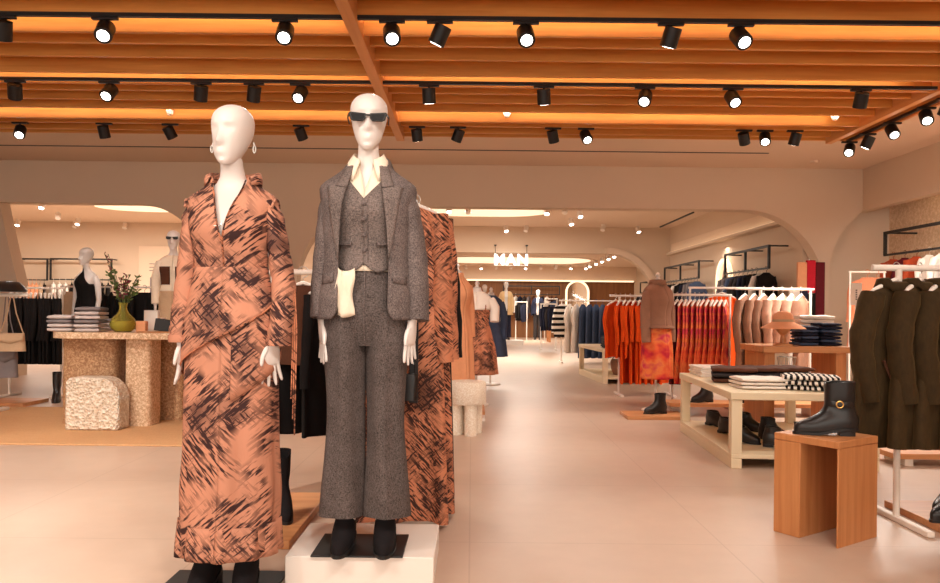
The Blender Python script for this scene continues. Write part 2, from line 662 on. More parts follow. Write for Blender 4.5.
# right side wall: bulkhead over a deep niche
struct('wall_right', MB().box(XR, 6.2, -5, Y1 + .2, HO, H), 'wall')
struct('ceiling_niche', MB().box(6.2, 8.4, -5, Y1 + .5, 3.0, 3.1), 'ceil')
struct('wall_niche', MB().box(XN, XN + .1, -5, Y1 + .5, 0, 3.0), 'stonewall')
struct('wall_niche_end', MB().box(5.41, 8, Y1 + .281, Y1 + .4, 0, H), 'wall')
# room behind
struct('wall_back_room_right', MB().box(XB, XB + .1, Y1 + .4, Y2, 0, H), 'wall')
struct('wall_left', MB().box(XL - .1, XL, -5, Y2, 0, 3.72), 'wall')
p = [(XL, H), (XL, 0), (-3.0, 0), (-3.0, HO - 1.3)] + arc(-1.8, HO - 1.2, 1.15, 180, 90, 14) + arc(4.9 - 1.3, HO - .05 - 1.3, 1.3, 90, 0, 16)
p += [(4.9, 0), (XB, 0), (XB, H)]
struct('wall_back', MB().prism(p, Y2, Y2 + .3, 'y'), 'wall', sharp=25)
# raised ring round the second arch
ri = arc(4.9 - 1.3, HO - .05 - 1.3, 1.30, 90, 0, 16) + [(4.9, 0)]
ro = arc(4.9 - 1.3, HO - .05 - 1.3, 1.46, 90, 0, 16) + [(5.06, 0)]
struct('trim_2', MB().prism(ri + ro[::-1], Y2 - .05, Y2 + .02, 'y'), 'ceil', sharp=25)
struct('wall_far', MB().box(-8.6, 9, Y3, Y3 + .1, 0, 2.9), 'wood_wall')
struct('trim_3', MB().box(-4, 8.6, Y3 - .35, Y3, 2.32, 2.9), 'ceil')
struct('wall_far_right', MB().box(6.6, 6.7, Y2 + .3, Y3, 0, 2.9), 'wall')
struct('wall_far_left', MB().box(-4.1, -4.0, Y2 + .3, Y3, 0, 2.9), 'wall')


def stadium(x0, x1, y0, y1, n=14):
    r = (y1 - y0) / 2
    cy = (y0 + y1) / 2
    rx = min(1.1, (x1 - x0) / 2)
    return [(x1 - rx + rx * math.cos(a), cy + r * math.sin(a)) for a in [-PI / 2 + PI * k / n for k in range(n + 1)]] + \
           [(x0 + rx + rx * math.cos(a), cy + r * math.sin(a)) for a in [PI / 2 + PI * k / n for k in range(n + 1)]]


def cove(label, x0, x1, y0, y1, z):
    t = thing('cove_light', label, 'ceiling light', ((x0 + x1) / 2, (y0 + y1) / 2, z), 0, 'cove lights')
    mx, my = t.location.x, t.location.y
    sh = lambda P, k: [((x - mx) * k, (y - my) * k) for x, y in P]
    P = stadium(x0, x1, y0, y1)
    MB().prism(sh(P, .97), -.012, .0).build('diffuser', 'cove', t)
    b = MB()
    o_, i_ = sh(P, 1.03), sh(P, .97)
    b.grid([[(x, y, 0) for x, y in i_], [(x, y, -.02) for x, y in i_], [(x, y, -.02) for x, y in o_], [(x, y, 0) for x, y in o_]], True)
    b.build('rim', 'ceil', t)


cove('long rounded cove light in the ceiling of the left back room', -8.55, -6.0, 16.4, 18.0, H)
cove('long rounded cove light in the ceiling behind the middle arch', -1.4, 1.75, 16.4, 18.2, H)
cove('wide rounded cove light in the far room behind the hanging sign', -1.2, 4.3, 25.5, 29.0, 2.9)
t = thing('cove_light', 'straight glowing light ledge along the right wall of the back room', 'ceiling light', (XB, 16, 2.6), 0, 'cove lights')
MB().box(-.16, -.001, -3.6, 4.2, .0, .06).build('ledge', 'wall', t)
MB().box(-.12, -.03, -3.6, 4.2, .061, .075).build('strip', 'glow', t)
MB().box(-.02, -.001, -3.6, 4.2, .09, .30).build('wash_panel', 'ceil', t)
t = thing('cove_light', 'straight light strip in the top of the right niche above the fur jackets', 'ceiling light', (6.27, 8.2, 2.96), 0, 'cove lights')
MB().box(-.05, .05, -3.0, 3.0, 0, .02).build('strip', 'glow', t)
t = thing('cove_light', 'thin light strip along the top of the far wood wall', 'ceiling light', (1, Y3 - .36, 2.34), 0, 'cove lights')
MB().box(-4.9, 5.5, -.06, -.001, -.06, 0).build('strip', 'glow', t)

# ------------------------------------------------------------------ ceiling tracks and spotlights
def track(name, label, a, b, z, hide=False):
    t = thing(name, label, 'track', ((a[0] + b[0]) / 2, (a[1] + b[1]) / 2, z), 0, 'ceiling light tracks')
    c = t.location
    A, B = Vector((a[0] - c.x, a[1] - c.y, 0)), Vector((b[0] - c.x, b[1] - c.y, 0))
    MB().bar(A, B, .036, .03).build('rail', 'black', t)
    return t


ZT = H - .02
track('light_track', 'black light track across the whole wood ceiling, nearest row', (-8, 5.82), (4.55, 5.82), ZT)
track('light_track', 'black light track across the wood ceiling, middle row', (-8, 7.48), (4.55, 7.48), ZT)
track('light_track', 'black light track along the right edge of the wood ceiling', (4.82, 5.0), (4.82, 9.8), ZT)
track('light_track', 'short black light track on the ceiling of the middle back room', (4.93, 17.0), (4.93, 20.0), H - .016)
NSPOT = [0]


def spotlight(label, px, py, Y, lit, group, X=None, size=1.0, ztop=ZT - .016, power=1.0):
    """Black cylinder spotlight; lit ones point towards the photographer's side."""
    P = at(px, py, Y)
    if X is not None: P.x = X
    P.z = min(P.z, ztop - .11 * size)
    k = NSPOT[0]
    NSPOT[0] += 1
    r = random.Random(k * 7 + 3)
    t = thing('track_spotlight', label, 'spotlight', (P.x, Y, ztop), 0, group)
    dz = P.z - ztop
    # aim
    if lit:
        d = Vector((r.uniform(-.35, .35) - P.x * .06, -1.0, -1.0))
    else:
        d = Vector((r.uniform(-.5, .5), r.uniform(.25, .6), -1.0))
    d.normalize()
    MB().box(-.10 * size, .10 * size, -.018, .018, -.022, -.001).build('adapter', 'black', t, bevel=.003)
    MB().tube([(0, 0, -.015), (0, 0, dz + .03)], .012 * size, 8).build('stem', 'black', t)
    c = Vector((0, 0, dz))
    L, rad = .15 * size, .066 * size
    b = MB()
    a0, a1 = c - d * L * .5, c + d * L * .5
    b.tube([a0, a0 + d * .004, a1 - d * .004, a1], [rad * .9, rad, rad, rad * .94], 20)
    hb = b.build('housing', 'black', t)
    e = MB()
    e.tube([a1 - d * .004, a1 + d * .002], rad * .68, 18)
    e.build('lens', 'lens', t)
    w = t.location + a1 + d * .012
    spot('track_lamp', w, w + d, SPOT_W * power, 66 if lit else 58, .7, r=.04)
    return t


row = [(3, 16, 0), (105, 18, 1), (285, 18, 1), (392, 19, 1), (440, 18, 0), (526, 20, 1), (671, 19, 0), (741, 22, 1)]
for i, (px, py, lit) in enumerate(row):
    spotlight(f'black spotlight on the nearest ceiling track, {ORD[i]} from the left', px, py, 5.82, lit, 'spotlights on the nearest track')
row = [(15, 87, 0), (109, 87, 1), (201, 88, 0), (254, 89, 0), (300, 88, 1), (429, 88, 0), (544, 90, 0), (645, 91, 1), (733, 93, 1), (861, 93, 0)]
for i, (px, py, lit) in enumerate(row):
    spotlight(f'black spotlight on the middle ceiling track, {ORD[i]} from the left', px, py, 7.48, lit, 'spotlights on the middle track')
row = [(20, 132, 1), (104, 131, 0), (170, 131, 0), (301, 132, 0), (417, 132, 0), (458, 132, 0), (553, 134, 0), (586, 134, 1), (744, 136, 0), (765, 137, 1), (795, 137, 0)]
for i, (px, py, lit) in enumerate(row):
    spotlight(f'black spotlight at the far edge of the wood ceiling, {ORD[i]} from the left', px, py, 9.375, lit, 'spotlights at the far ceiling edge', ztop=H + .01)
row = [(843, 137, 9.75, 1), (861, 128, 9.3, 0), (884, 117, 8.75, 1), (917, 102, 8.1, 1), (938, 90, 7.75, 0)]
for i, (px, py, Y, lit) in enumerate(row):
    spotlight(f'black spotlight on the track along the right ceiling edge, {ORD[i]} from the far end', px, py, Y, lit, 'spotlights on the right track', X=4.82)

# small pale downlights and detectors in the plaster ceilings
def downlight(label, px, py, z, lit, group='small white ceiling spotlights'):
    dx, dy = unroll(px, py)
    Y = (EYE - z + .07) * F / dy
    t = thing('ceiling_spotlight', label, 'spotlight', (dx / F * Y, Y, z), 0, group)
    MB().lathe([(.01, -.03), (.05, -.03), (.05, 0), (.01, 0)], 14).build('canopy', 'white', t)
    d = Vector((RND.uniform(-.3, .3), -.5, -1)).normalized()
    c = Vector((0, 0, -.10))
    MB().tube([c - d * .07, c + d * .07], .06, 14).build('housing', 'white', t)
    MB().tube([(0, 0, -.02), c], .012, 8).build('stem', 'white', t)
    if lit:
        MB().tube([c + d * .071, c + d * .074], .05, 14).build('lens', 'lens', t)


for i, (px, py, lit) in enumerate([(18, 222, 1), (42, 204, 1), (58, 215, 0), (75, 224, 0), (78, 221, 1), (125, 225, 0), (168, 226, 1)]):
    downlight(f'small white spotlight on the ceiling of the left back room, {ORD[i]} from the left', px, py, H, lit, 'left room ceiling spotlights')
for i, (px, py, lit) in enumerate([(449, 208, 1), (468, 209, 0), (506, 228, 1), (526, 228, 0), (547, 210, 1), (565, 209, 0), (571, 221, 1), (580, 213, 1), (603, 227, 0), (638, 229, 1)]):
    downlight(f'small white spotlight on the ceiling behind the middle arch, {ORD[i]} from the left', px, py, H, lit, 'middle room ceiling spotlights')
for i in range(9):
    downlight(f'tiny spotlight in the row on the far room ceiling, {ORD[i]} from the left', 466 + i * 15, 266.5, 2.9, i in (1, 4, 7, 8), 'far room ceiling spotlights')
for i in range(5):
    downlight(f'tiny spotlight in the slanting row near the second arch, {ORD[i]} from the left', 590 + i * 6, 264.5 - i * 2.6, 2.9, 1, 'slanting row of far room spotlights')
for lab, px, py, z in (('small white ceiling sprinkler left of the pale mannequin head', 170, 114, 3.5), ('small white ceiling sprinkler between the middle and far track rows', 507, 116, 3.5), ('small white ceiling sprinkler near the right ceiling beam', 835, 119, 3.5)):
    dx, dy = unroll(px, py)
    Y = (EYE - 3.38) * F / dy
    t = thing('ceiling_sprinkler', lab, 'sprinkler', (dx / F * Y, Y, 3.42), 0, 'ceiling sprinklers')
    MB().lathe([(.005, -.06), (.03, -.05), (.045, -.02), (.05, -.0), (.01, .0)], 14).build('cup', 'white', t)
    MB().lathe([(.014, 0), (.014, .24)], 8).build('pipe', 'white', t)
dx, dy = unroll(815, 160)
tag(MB().lathe([(.004, -.035), (.06, -.03), (.075, -.0), (.004, 0)], 18).build('smoke_detector', 'ceil', None, loc=(dx / F * 11.2, 11.2, H)), 'flat round smoke detector on the plaster ceiling near the right corner', 'smoke detector')

# ------------------------------------------------------------------ mannequins
BODY = [  # z, half width, front y, back y
    (0.93, .150, -.090, .110), (1.02, .165, -.098, .118), (1.12, .142, -.085, .095), (1.21, .116, -.076, .072), (1.30, .124, -.088, .072),
    (1.385, .140, -.116, .082), (1.46, .148, -.092, .090), (1.500, .148, -.066, .085), (1.528, .120, -.047, .076), (1.552, .086, -.036, .066),
    (1.572, .062, -.032, .058), (1.592, .050, -.036, .052), (1.625, .043, -.046, .042), (1.662, .041, -.056, .034)]
HEAD = [  # height from the chin, half width, front, back, tilt
    (.0, .030, -.074, .034, -.020), (.05, .040, -.086, .038, -.018), (.15, .0515, -.093, .048, -.012), (.28, .0605, -.094, .066, -.006), (.42, .068, -.092, .084, 0),
    (.55, .0745, -.092, .094, 0), (.68, .0765, -.092, .097, 0), (.80, .072, -.082, .090, 0), (.89, .059, -.064, .072, 0),
    (.95, .042, -.042, .052, 0), (.985, .023, -.020, .030, 0), (1.0, .004, .000, .008, 0)]


def oval(rx, yf, yb, z, n=48, tilt=0.0, a0=0.0, a1=2 * PI, closed=True, p=1.0, x0=0.0):
    m = n if closed else n - 1
    out = []
    yc = (yf + yb) / 2
    for k in range(n):
        a = a0 + (a1 - a0) * k / m
        s_, c_ = math.sin(a), math.cos(a)
        if p != 1.0:
            s_ = math.copysign(abs(s_) ** p, s_)
            c_ = math.copysign(abs(c_) ** p, c_)
        y = yc - (yc - yf) * c_ if c_ > 0 else yc + (yb - yc) * -c_
        out.append(Vector((x0 + rx * s_, y, z + tilt * c_)))
    return out


def gauss(x, m, s):
    return math.exp(-((x - m) / s) ** 2)


def mannequin_body(yaw=0.0, hip=True, arms=None):
    mb = MB()
    rows = []
    zs = [.93 + (1.662 - .93) * k / 40 for k in range(41)]
    for z in zs:
        rx, yf, yb = table(BODY, z)
        rows.append(oval(rx, yf, yb, z, 56))
    nneck = len(rows)
    z0, hh = 1.645, .225
    for k in range(45):
        t = (k / 44) ** .9
        t = 1 - (1 - k / 44) ** 1.15
        hw, yf, yb, ti = table(HEAD, t)
        ring = oval(hw, yf, yb, z0 + hh * t + .004, 56, ti)
        for v in ring:
            if v.y < -.02:
                f = max(0, min(1, (-v.y - .02) / .04))
                x = v.x
                d = 0.0
                d += .022 * gauss(x, 0, .010 + .004 * (t < .4)) * (gauss(t, .305, .045) if t < .305 else gauss(t, .305, .15))   # nose
                d -= .008 * (gauss(x, .030, .017) + gauss(x, -.030, .017)) * gauss(t, .525, .06)      # eye sockets
                d += .004 * (gauss(x, .030, .018) + gauss(x, -.030, .018)) * gauss(t, .62, .035)       # brow
                d += .0075 * gauss(x, 0, .017) * (gauss(t, .190, .017) + gauss(t, .145, .017))         # lips
                d -= .0035 * gauss(x, 0, .024) * gauss(t, .095, .022)
                d += .005 * gauss(x, 0, .02) * gauss(t, .035, .04)                                     # chin
                d -= .004 * (gauss(x, .05, .012) + gauss(x, -.05, .012)) * gauss(t, .25, .10)          # cheek hollow
                v.y -= d * f
        rows.append(ring)
    mb.grid(rows, True, True, True)
    for v0 in (1,):
        def turn(v):
            if v.z > 1.58:
                k = min(1, (v.z - 1.58) / .09) * yaw
                c_, s_ = math.cos(k), math.sin(k)
                return Vector((v.x * c_ - v.y * s_, v.x * s_ + v.y * c_, v.z))
            return v
        mb.move(turn)
    if hip:
        for sx in (-1, 1):
            mb.tube([(sx * .072, .005, 1.0), (sx * .078, 0, .75), (sx * .075, .0, .50), (sx * .075, .015, .30), (sx * .075, .02, .06)],
                    [(.078, .088), (.066, .072), (.048, .054), (.045, .050), (.030, .036)], 18)
    for pts, rad in (arms or []):
        mb.tube(pts, rad, 16)
    return mb


def hand_mesh(side=1, spread=.0, curl=.25):
    """Open relaxed hand hanging down from the wrist at the origin; palm in the XZ plane facing the thigh, fingers towards -z."""
    mb = MB()
    rows = []
    for z, w, d, y0 in ((.045, .021, .019, 0), (.02, .022, .018, 0), (0, .024, .016, 0), (-.025, .033, .015, 0), (-.055, .039, .014, -.002), (-.08, .040, .012, -.003), (-.088, .034, .009, -.004)):
        rows.append([(d * math.cos(2 * PI * k / 16), y0 + w * math.sin(2 * PI * k / 16), z) for k in range(16)])
    mb.grid(rows, True, True, True)
    for k, (y, L) in enumerate(((-.029, .072), (-.010, .083), (.010, .078), (.028, .060))):
        c_ = curl * (1 + k * .25) * side
        pts = [Vector((0, y * .8, -.062)), Vector((0, y, -.088))]
        ang = 0.0
        for seg in (.42, .32, .26):
            ang += c_ * .5
            pts.append(pts[-1] + Vector((-math.sin(ang) * L * seg, (k - 1.2) * spread * L * seg, -math.cos(ang) * L * seg)))
        mb.tube(pts, [.0090, .0090, .0082, .0074, .0052], 8)
    mb.tube([(0, -.018, -.012), (-.006 * side, -.040, -.040), (-.010 * side, -.050, -.066), (-.014 * side, -.052, -.090)], [.012, .0105, .0092, .0060], 8)
    return mb


def hand(name, parent, loc, side, rz=0.0, spread=.05, curl=.25, tilt=0.0):
    mb = hand_mesh(side, spread, curl)
    o = mb.build(name, 'mann', parent, sub=1)
    o.location = loc
    o.rotation_euler = (0, tilt, rz)
    return o


def shell(mb, prof, zs, gap, n=60, p=1.0, fold=0.0, nf=9, ph=0.0, zfold=None, grow=0.0):
    """Cloth hugging a body profile; open in front by gap(z) half width (0: closed)."""
    rows = []
    for z in zs:
        rx, yf, yb = table(prof, z)
        rx, yf, yb = rx + grow, yf - grow, yb + grow
        g_ = gap(z)
        a0 = math.asin(min(.98, g_ / rx)) if g_ > 0 else 0.0
        if p != 1.0 and g_ > 0:
            a0 = math.asin(min(.98, (g_ / rx) ** (1 / p)))
        ring = oval(rx, yf, yb, z, n, 0, a0, 2 * PI - a0, False, p)
        if fold and zfold:
            k = zfold(z) * fold
            for j, v in enumerate(ring):
                a = a0 + (2 * PI - 2 * a0) * j / (n - 1)
                w = math.sin(nf * a + ph + z * 1.3) * .6 + math.sin((nf * 2 - 3) * a + 1.3 * ph - z) * .3
                c_ = Vector((v.x, v.y - (yf + yb) / 2, 0))
                if c_.length > 0:
                    v += c_.normalized() * (k * w)
        rows.append(ring)
    mb.grid(rows)
    return mb


def zlist(a, b, n):
    return [lerp(a, b, k / (n - 1)) for k in range(n)]


def boot_meshes(h=.20, point=1.0, heel=.02, L=.25, W=.045):
    """Ankle boot, toe towards -y, ankle over the origin: upper and sole."""
    prof = [  # z, toe y, heel y, half width
        (.0, -.170, .070, W * .98), (.03, -.168, .074, W * 1.02), (.05, -.150, .072, W * .98), (.07, -.110, .066, W * .88), (.09, -.075, .060, W * .82),
        (.115, -.058, .056, W * .86), (.15, -.055, .056, W * .98), (h, -.057, .058, W * 1.08)]
    s_ = L / .25
    up = MB()
    rows = []
    for z in [k / 22 * h for k in range(23)]:
        ty, hy, w = table(prof, z)
        ty *= s_; hy *= s_
        ring = []
        for k in range(28):
            a = 2 * PI * k / 28
            c_, sn = math.cos(a), math.sin(a)
            yy = (ty + hy) / 2 - (hy - ty) / 2 * c_
            ww = w
            if c_ > 0: ww = w * (1 - .30 * point * c_ ** 2 * max(0, 1 - z / .09))
            ring.append((ww * math.copysign(abs(sn) ** .8, sn), yy, z + .012 + heel * max(0, min(1, (yy / s_ + .11) / .10))))
        rows.append(ring)
    # open collar
    top = rows[-1]
    rows.append([(x * .9, (y - .0) * .9, z) for x, y, z in top])
    rows.append([(x * .88, y * .88, z - .05) for x, y, z in top])
    up.grid(rows, True, True, True)
    so = MB()
    ring = []
    for k in range(28):
        a = 2 * PI * k / 28
        c_, sn = math.cos(a), math.sin(a)
        ww = W * 1.08 * (1 - .28 * point * max(0, c_) ** 2)
        ring.append((ww * math.copysign(abs(sn) ** .8, sn), (-.052 - .124 * c_) * s_))
    so.grid([[(x, y, z + max(.0, heel * min(1, (y + .11) / .10))) for x, y in ring] for z in (0, .014)], True, True, True)
    he = MB()
    he.prism([(x, y) for x, y in [(-.034, .0), (.034, .0), (.036, .04), (.024, .07), (-.024, .07), (-.036, .04)]], 0, heel + .002)
    return up, so, he


def boot(label, loc, rz, mat='blackleather', name='ankle_boot', h=.20, point=1.0, heel=.03, strap=False, group=None, L=.25, parent=None, W=.045):
    if parent is None:
        t = thing(name, label, 'boot', loc, rz, group)
    else:
        t = MB()
    up, so, he = boot_meshes(h, point, heel, L, W)
    if parent is not None:
        o = up.build(name, mat, parent, loc=loc)
        o.rotation_euler = (0, 0, rz)
        so.build('sole', 'black', o)
        he.build('heel', 'black', o)
        return o
    up.build('upper', mat, t)
    so.build('sole', 'black', t)
    he.build('heel', 'black', t)
    if strap:
        b = MB()
        rows = []
        for z in (.105, .112, .128, .135):
            e = .0025 if z in (.112, .128) else .0
            rows.append([((.046 + e) * math.cos(a) * (W / .045), -.001 + (.0655 + e) * math.sin(a), z + heel + .012) for a in [2 * PI * k / 24 for k in range(24)]])
        b.grid(rows, True)
        b.build('strap', mat, t)
        q = MB()
        q.tube([(.050 * W / .045, -.012 + .016 * math.cos(a), .132 + heel + .016 * math.sin(a)) for a in [2 * PI * k / 14 for k in range(15)]], .0032, 6)
        q.build('buckle', 'gold', t)
        MB().box(-.004, .004, .060, .072, .15 + heel, .22 + heel).build('pull_tab', 'black', t)
    return t


# --- the woman mannequin in the long tie-dye dress
Y_A = 2.95
bx = at(231, 307, Y_A).x
m1 = thing('mannequin', 'bald white mannequin in a long orange tie-dye dress, nearest of all', 'mannequin', (bx, Y_A, 0.012), 0)
mannequin_body(yaw=-.22, arms=[([(-.13, .01, 1.46), (-.165, .01, 1.24), (-.182, -.02, .98)], [.04, .036, .026]), ([(.13, .01, 1.46), (.19, .01, 1.24), (.19, -.03, .98)], [.04, .036, .026])]).build('body', 'mann', m1)
hand('hand', m1, (-.184, -.02, .955), 1, rz=.15)
hand('hand', m1, (.175, -.045, .955), -1, rz=-.75, spread=.16, curl=.10, tilt=.08)
MB().box(-.265, .185, -.20, .20, -.012, 0).build('base_plate', 'steel' if False else 'black', m1, bevel=.003)
for sx in (-1, 1):
    boot('', (sx * .075 + .0, .005, 0), sx * .10, 'suede', 'boot', h=.22, heel=.05, parent=m1)
DRESS = [(.17, .188, -.160, .160), (.26, .184, -.150, .155), (.38, .188, -.135, .145), (.55, .180, -.125, .140), (.75, .178, -.122, .138), (.95, .176, -.118, .140), (1.03, .176, -.116, .138), (1.12, .158, -.104, .118),
         (1.22, .137, -.096, .095), (1.30, .141, -.106, .092), (1.385, .154, -.130, .100), (1.46, .168, -.108, .106), (1.495, .176, -.084, .100), (1.520, .162, -.064, .094), (1.545, .122, -.054, .086), (1.570, .094, -.046, .078), (1.60, .078, -.042, .072)]
gapd = lambda z: table([(1.335, 0.0), (1.42, .018), (1.50, .040), (1.56, .062), (1.60, .068)], z)[0] if z > 1.335 else 0.0
d = MB()
zs = zlist(.17, 1.03, 34) + zlist(1.05, 1.592, 34)
shell(d, DRESS, zs, gapd, 90, 1.0, .018, 7, .6, lambda z: max(0.06, 1 - z / 1.15))
dress = d.build('dress', 'tiedye', m1, solid=.004, sharp=80)
# crossing over-skirt with a slanting hem
d = MB()
rows = []
for i in range(14):
    rows.append([])
    for j in range(61):
        a = 2 * PI * j / 60
        x = math.sin(a)
        low = lerp(1.13, .83, (1 - x) / 2) - .03 * math.sin(a * 2) if math.cos(a) > 0 else lerp(1.13, .83, (1 - x) / 2)
        z = lerp(1.24, low, i / 13)
        rx, yf, yb = table(DRESS, z)
        k = .004 + .010 * i / 13 + .004 * math.sin(6 * a + 1) * i / 13
        ring_y = (yf + yb) / 2
        yy = ring_y - (ring_y - yf + k) * math.cos(a) if math.cos(a) > 0 else ring_y + (yb - ring_y + k) * -math.cos(a)
        rows[-1].append(((rx + k) * x, yy, z))
d.grid(rows)
peplum = d.build('overskirt', 'tiedye', dress, solid=.004, sharp=80)
e = MB()
e.tube([Vector(q) + Vector((0, -.002, 0)) for q in rows[-1]], .0035, 6, False)
e.tube([Vector((0.002, table(DRESS, z)[1] - .003, z)) for z in zlist(1.02, 1.335, 8)], .0028, 6)
e.build('seam', 'tiedye2', dress)
# second, lower panel edge at the right hip
d = MB()
rows = []
for i in range(8):
    rows.append([])
    for j in range(20):
        a = lerp(.22, 1.9, j / 19)
        low = lerp(.74, .92, j / 19)
        z = lerp(1.08, low, i / 7)
        rx, yf, yb = table(DRESS, z)
        k = .003 + .010 * i / 7
        yc = (yf + yb) / 2
        yy = yc - (yc - yf + k) * math.cos(a) if math.cos(a) > 0 else yc + (yb - yc + k) * -math.cos(a)
        rows[-1].append(((rx + k) * math.sin(a), yy, z))
d.grid(rows)
d.build('side_panel', 'tiedye', dress, solid=.003, sharp=80)
# gathered hem tier
d = MB()
HEMP = [(.145, .200, -.172, .172), (.20, .196, -.166, .166), (.27, .190, -.152, .158)]
shell(d, HEMP, zlist(.15, .27, 6), lambda z: 0, 96, 1.0, .012, 11, .2, lambda z: 1.0)
d.build('hem_tier', 'tiedye', dress, solid=.003, sharp=80)
# standing collar, two flaps and the placket edges
d = MB()
rows = []
for i in range(33):
    t = i / 32
    rx, yf, yb = table(DRESS, 1.585)
    a0 = math.asin(min(.95, .066 / rx))
    a = lerp(a0, 2 * PI - a0, t)
    c_ = math.cos(a)
    sn = math.sin(a)
    y = (yf + yb) / 2 - ((yb - yf) / 2) * c_
    q = Vector((sn, -c_, 0))
    b_ = Vector((rx * sn, y, 1.572))
    wv = .004 * math.sin(i * 1.1)
    e_ = .45 + .55 * min(1, min(t, 1 - t) * 5)
    rows.append([b_ - q * .004, b_ + q * .003 + Vector((0, 0, .022 * e_)), b_ + q * (.008 + wv) + Vector((0, 0, .044 * e_)), b_ + q * (.016 + wv) + Vector((0, 0, .040 * e_)), b_ + q * (.022 + wv) + Vector((0, 0, .016 * e_)), b_ + q * .024 + Vector((0, 0, -.012))])
d.grid(rows)
d.build('collar', 'tiedye', dress, solid=.004, sharp=80)
e = MB()
for sx in (-1, 1):
    e.tube([(sx * (gapd(z) + .001), table(DRESS, z)[1] * (1 - .02 * (z > 1.5)) - .002, z) for z in zlist(1.335, 1.575, 9)], .0035, 6)
e.build('placket', 'tiedye2', dress)
e = MB()
e.tube([(-.02 + .02 * math.cos(a), -.125 + .006 * math.cos(a * 2), 1.408 + .014 * math.sin(a) - .004) for a in [PI + PI * k / 10 for k in range(11)]], .0018, 5)
e.build('necklace', 'steel', m1)
for sx in (-1, 1):
    s1 = MB()
    if sx < 0:
        pts = [(-.128, .008, 1.500), (-.150, .010, 1.43), (-.162, .012, 1.30), (-.172, .008, 1.18), (-.180, -.006, 1.05), (-.184, -.018, .965)]
    else:
        pts = [(.132, .008, 1.500), (.158, .010, 1.43), (.182, .012, 1.30), (.204, .004, 1.18), (.206, -.022, 1.05), (.196, -.040, .955)]
    n = 26
    P, Rr = [], []
    rr = [(.034, .056), (.042, .064), (.042, .060), (.045, .056), (.048, .054), (.046, .050)]
    for k in range(n):
        t = k / (n - 1) * 5
        i = min(4, int(t))
        f = t - i
        P.append(Vector(pts[i]).lerp(Vector(pts[i + 1]), f))
        w = 1 + .05 * math.sin(k * 1.7) + .03 * math.sin(k * 3.1)
        Rr.append((lerp(rr[i][0], rr[i + 1][0], f) * w, lerp(rr[i][1], rr[i + 1][1], f) * w))
    P = [P[max(0, k - 1)] * .25 + P[k] * .5 + P[min(n - 1, k + 1)] * .25 for k in range(n)]
    s1.tube(P, Rr, 20, True)
    sl = s1.build('sleeve', 'tiedye', dress)
    c1 = MB()
    c1.tube([P[-1] + Vector((0, 0, .012)), P[-1] + Vector((0, 0, -.004)), P[-1] + Vector((0, 0, -.016))], [(.049, .053), (.050, .054), (.047, .051)], 20)
    c1.build('cuff', 'tiedye', sl)
    r_ = MB()   # rolled shoulder seam
    sh = [Vector((sx * (.166 + .006 * math.cos(a)), .008 + .050 * math.sin(a), 1.472 + .034 * math.cos(a))) for a in zlist(-1.6, 1.6, 9)]
    r_.tube(sh, .006, 6)
    r_.build('shoulder_seam', 'tiedye', sl)
e = MB()
for k, (x0, ln) in enumerate(((.245, .50), (.252, .56), (.238, .42))):
    e.tube([(x0, -.02, 1.16), (x0 + .012, -.035, 1.0), (x0 + .006, -.03, 1.16 - ln)], .0028, 5)
e.build('tie_cord', 'tiedye2', dress)
for sx in (-1, 1):
    e = MB()
    cx, cy = sx * .072 + .006, -.008
    e.tube([(cx + sx * .006, cy, 1.727), (cx + sx * .010, cy, 1.71)], .0035, 6)
    e.tube([(cx + sx * (.010) + .010 * math.cos(a) * .5, cy - .003, 1.700 + .014 * math.sin(a)) for a in [2 * PI * k / 12 for k in range(13)]], .003, 6)
    e.build('earring', 'steel', m1)

# --- the mannequin in the tweed suit, on the low white podium
Y_B = 3.08
pb = at(367, 309, Y_B).x
pod = at(359, 540, 3.2)
podium = MB().box(-.295, .295, -.235, .235, 0, .118).build('display_podium', 'podium', None, bevel=.004, loc=(pod.x + .030, 3.245, 0))
tag(podium, 'low white square podium under the mannequin in the grey suit', 'podium')
m2 = thing('mannequin', 'white mannequin in a grey tweed trouser suit and black sunglasses on a low white podium', 'mannequin', (pb, Y_B, .118 + .008), 0)
m2.scale = (.985, .985, .985)
mannequin_body(yaw=.10, arms=[([(-.13, .01, 1.46), (-.165, .01, 1.24), (-.18, -.02, .98)], [.04, .036, .026]), ([(.13, .01, 1.46), (.18, .01, 1.24), (.19, -.03, .98)], [.04, .036, .026])]).build('body', 'mann', m2)
hand('hand', m2, (-.178, -.03, .93), 1, rz=.5, spread=.12, curl=.1, tilt=-.08)
hand('hand', m2, (.19, -.05, .93), -1, rz=-.5, spread=.10, curl=.12, tilt=.12)
MB().box(-.205, .165, -.085, .215, -.008, 0).build('base_plate', 'black', m2, bevel=.002)
for sx in (-1, 1):
    boot('', (sx * .082, .03, 0), sx * .06, 'suede', 'boot', h=.24, heel=.045, parent=m2, L=.235)
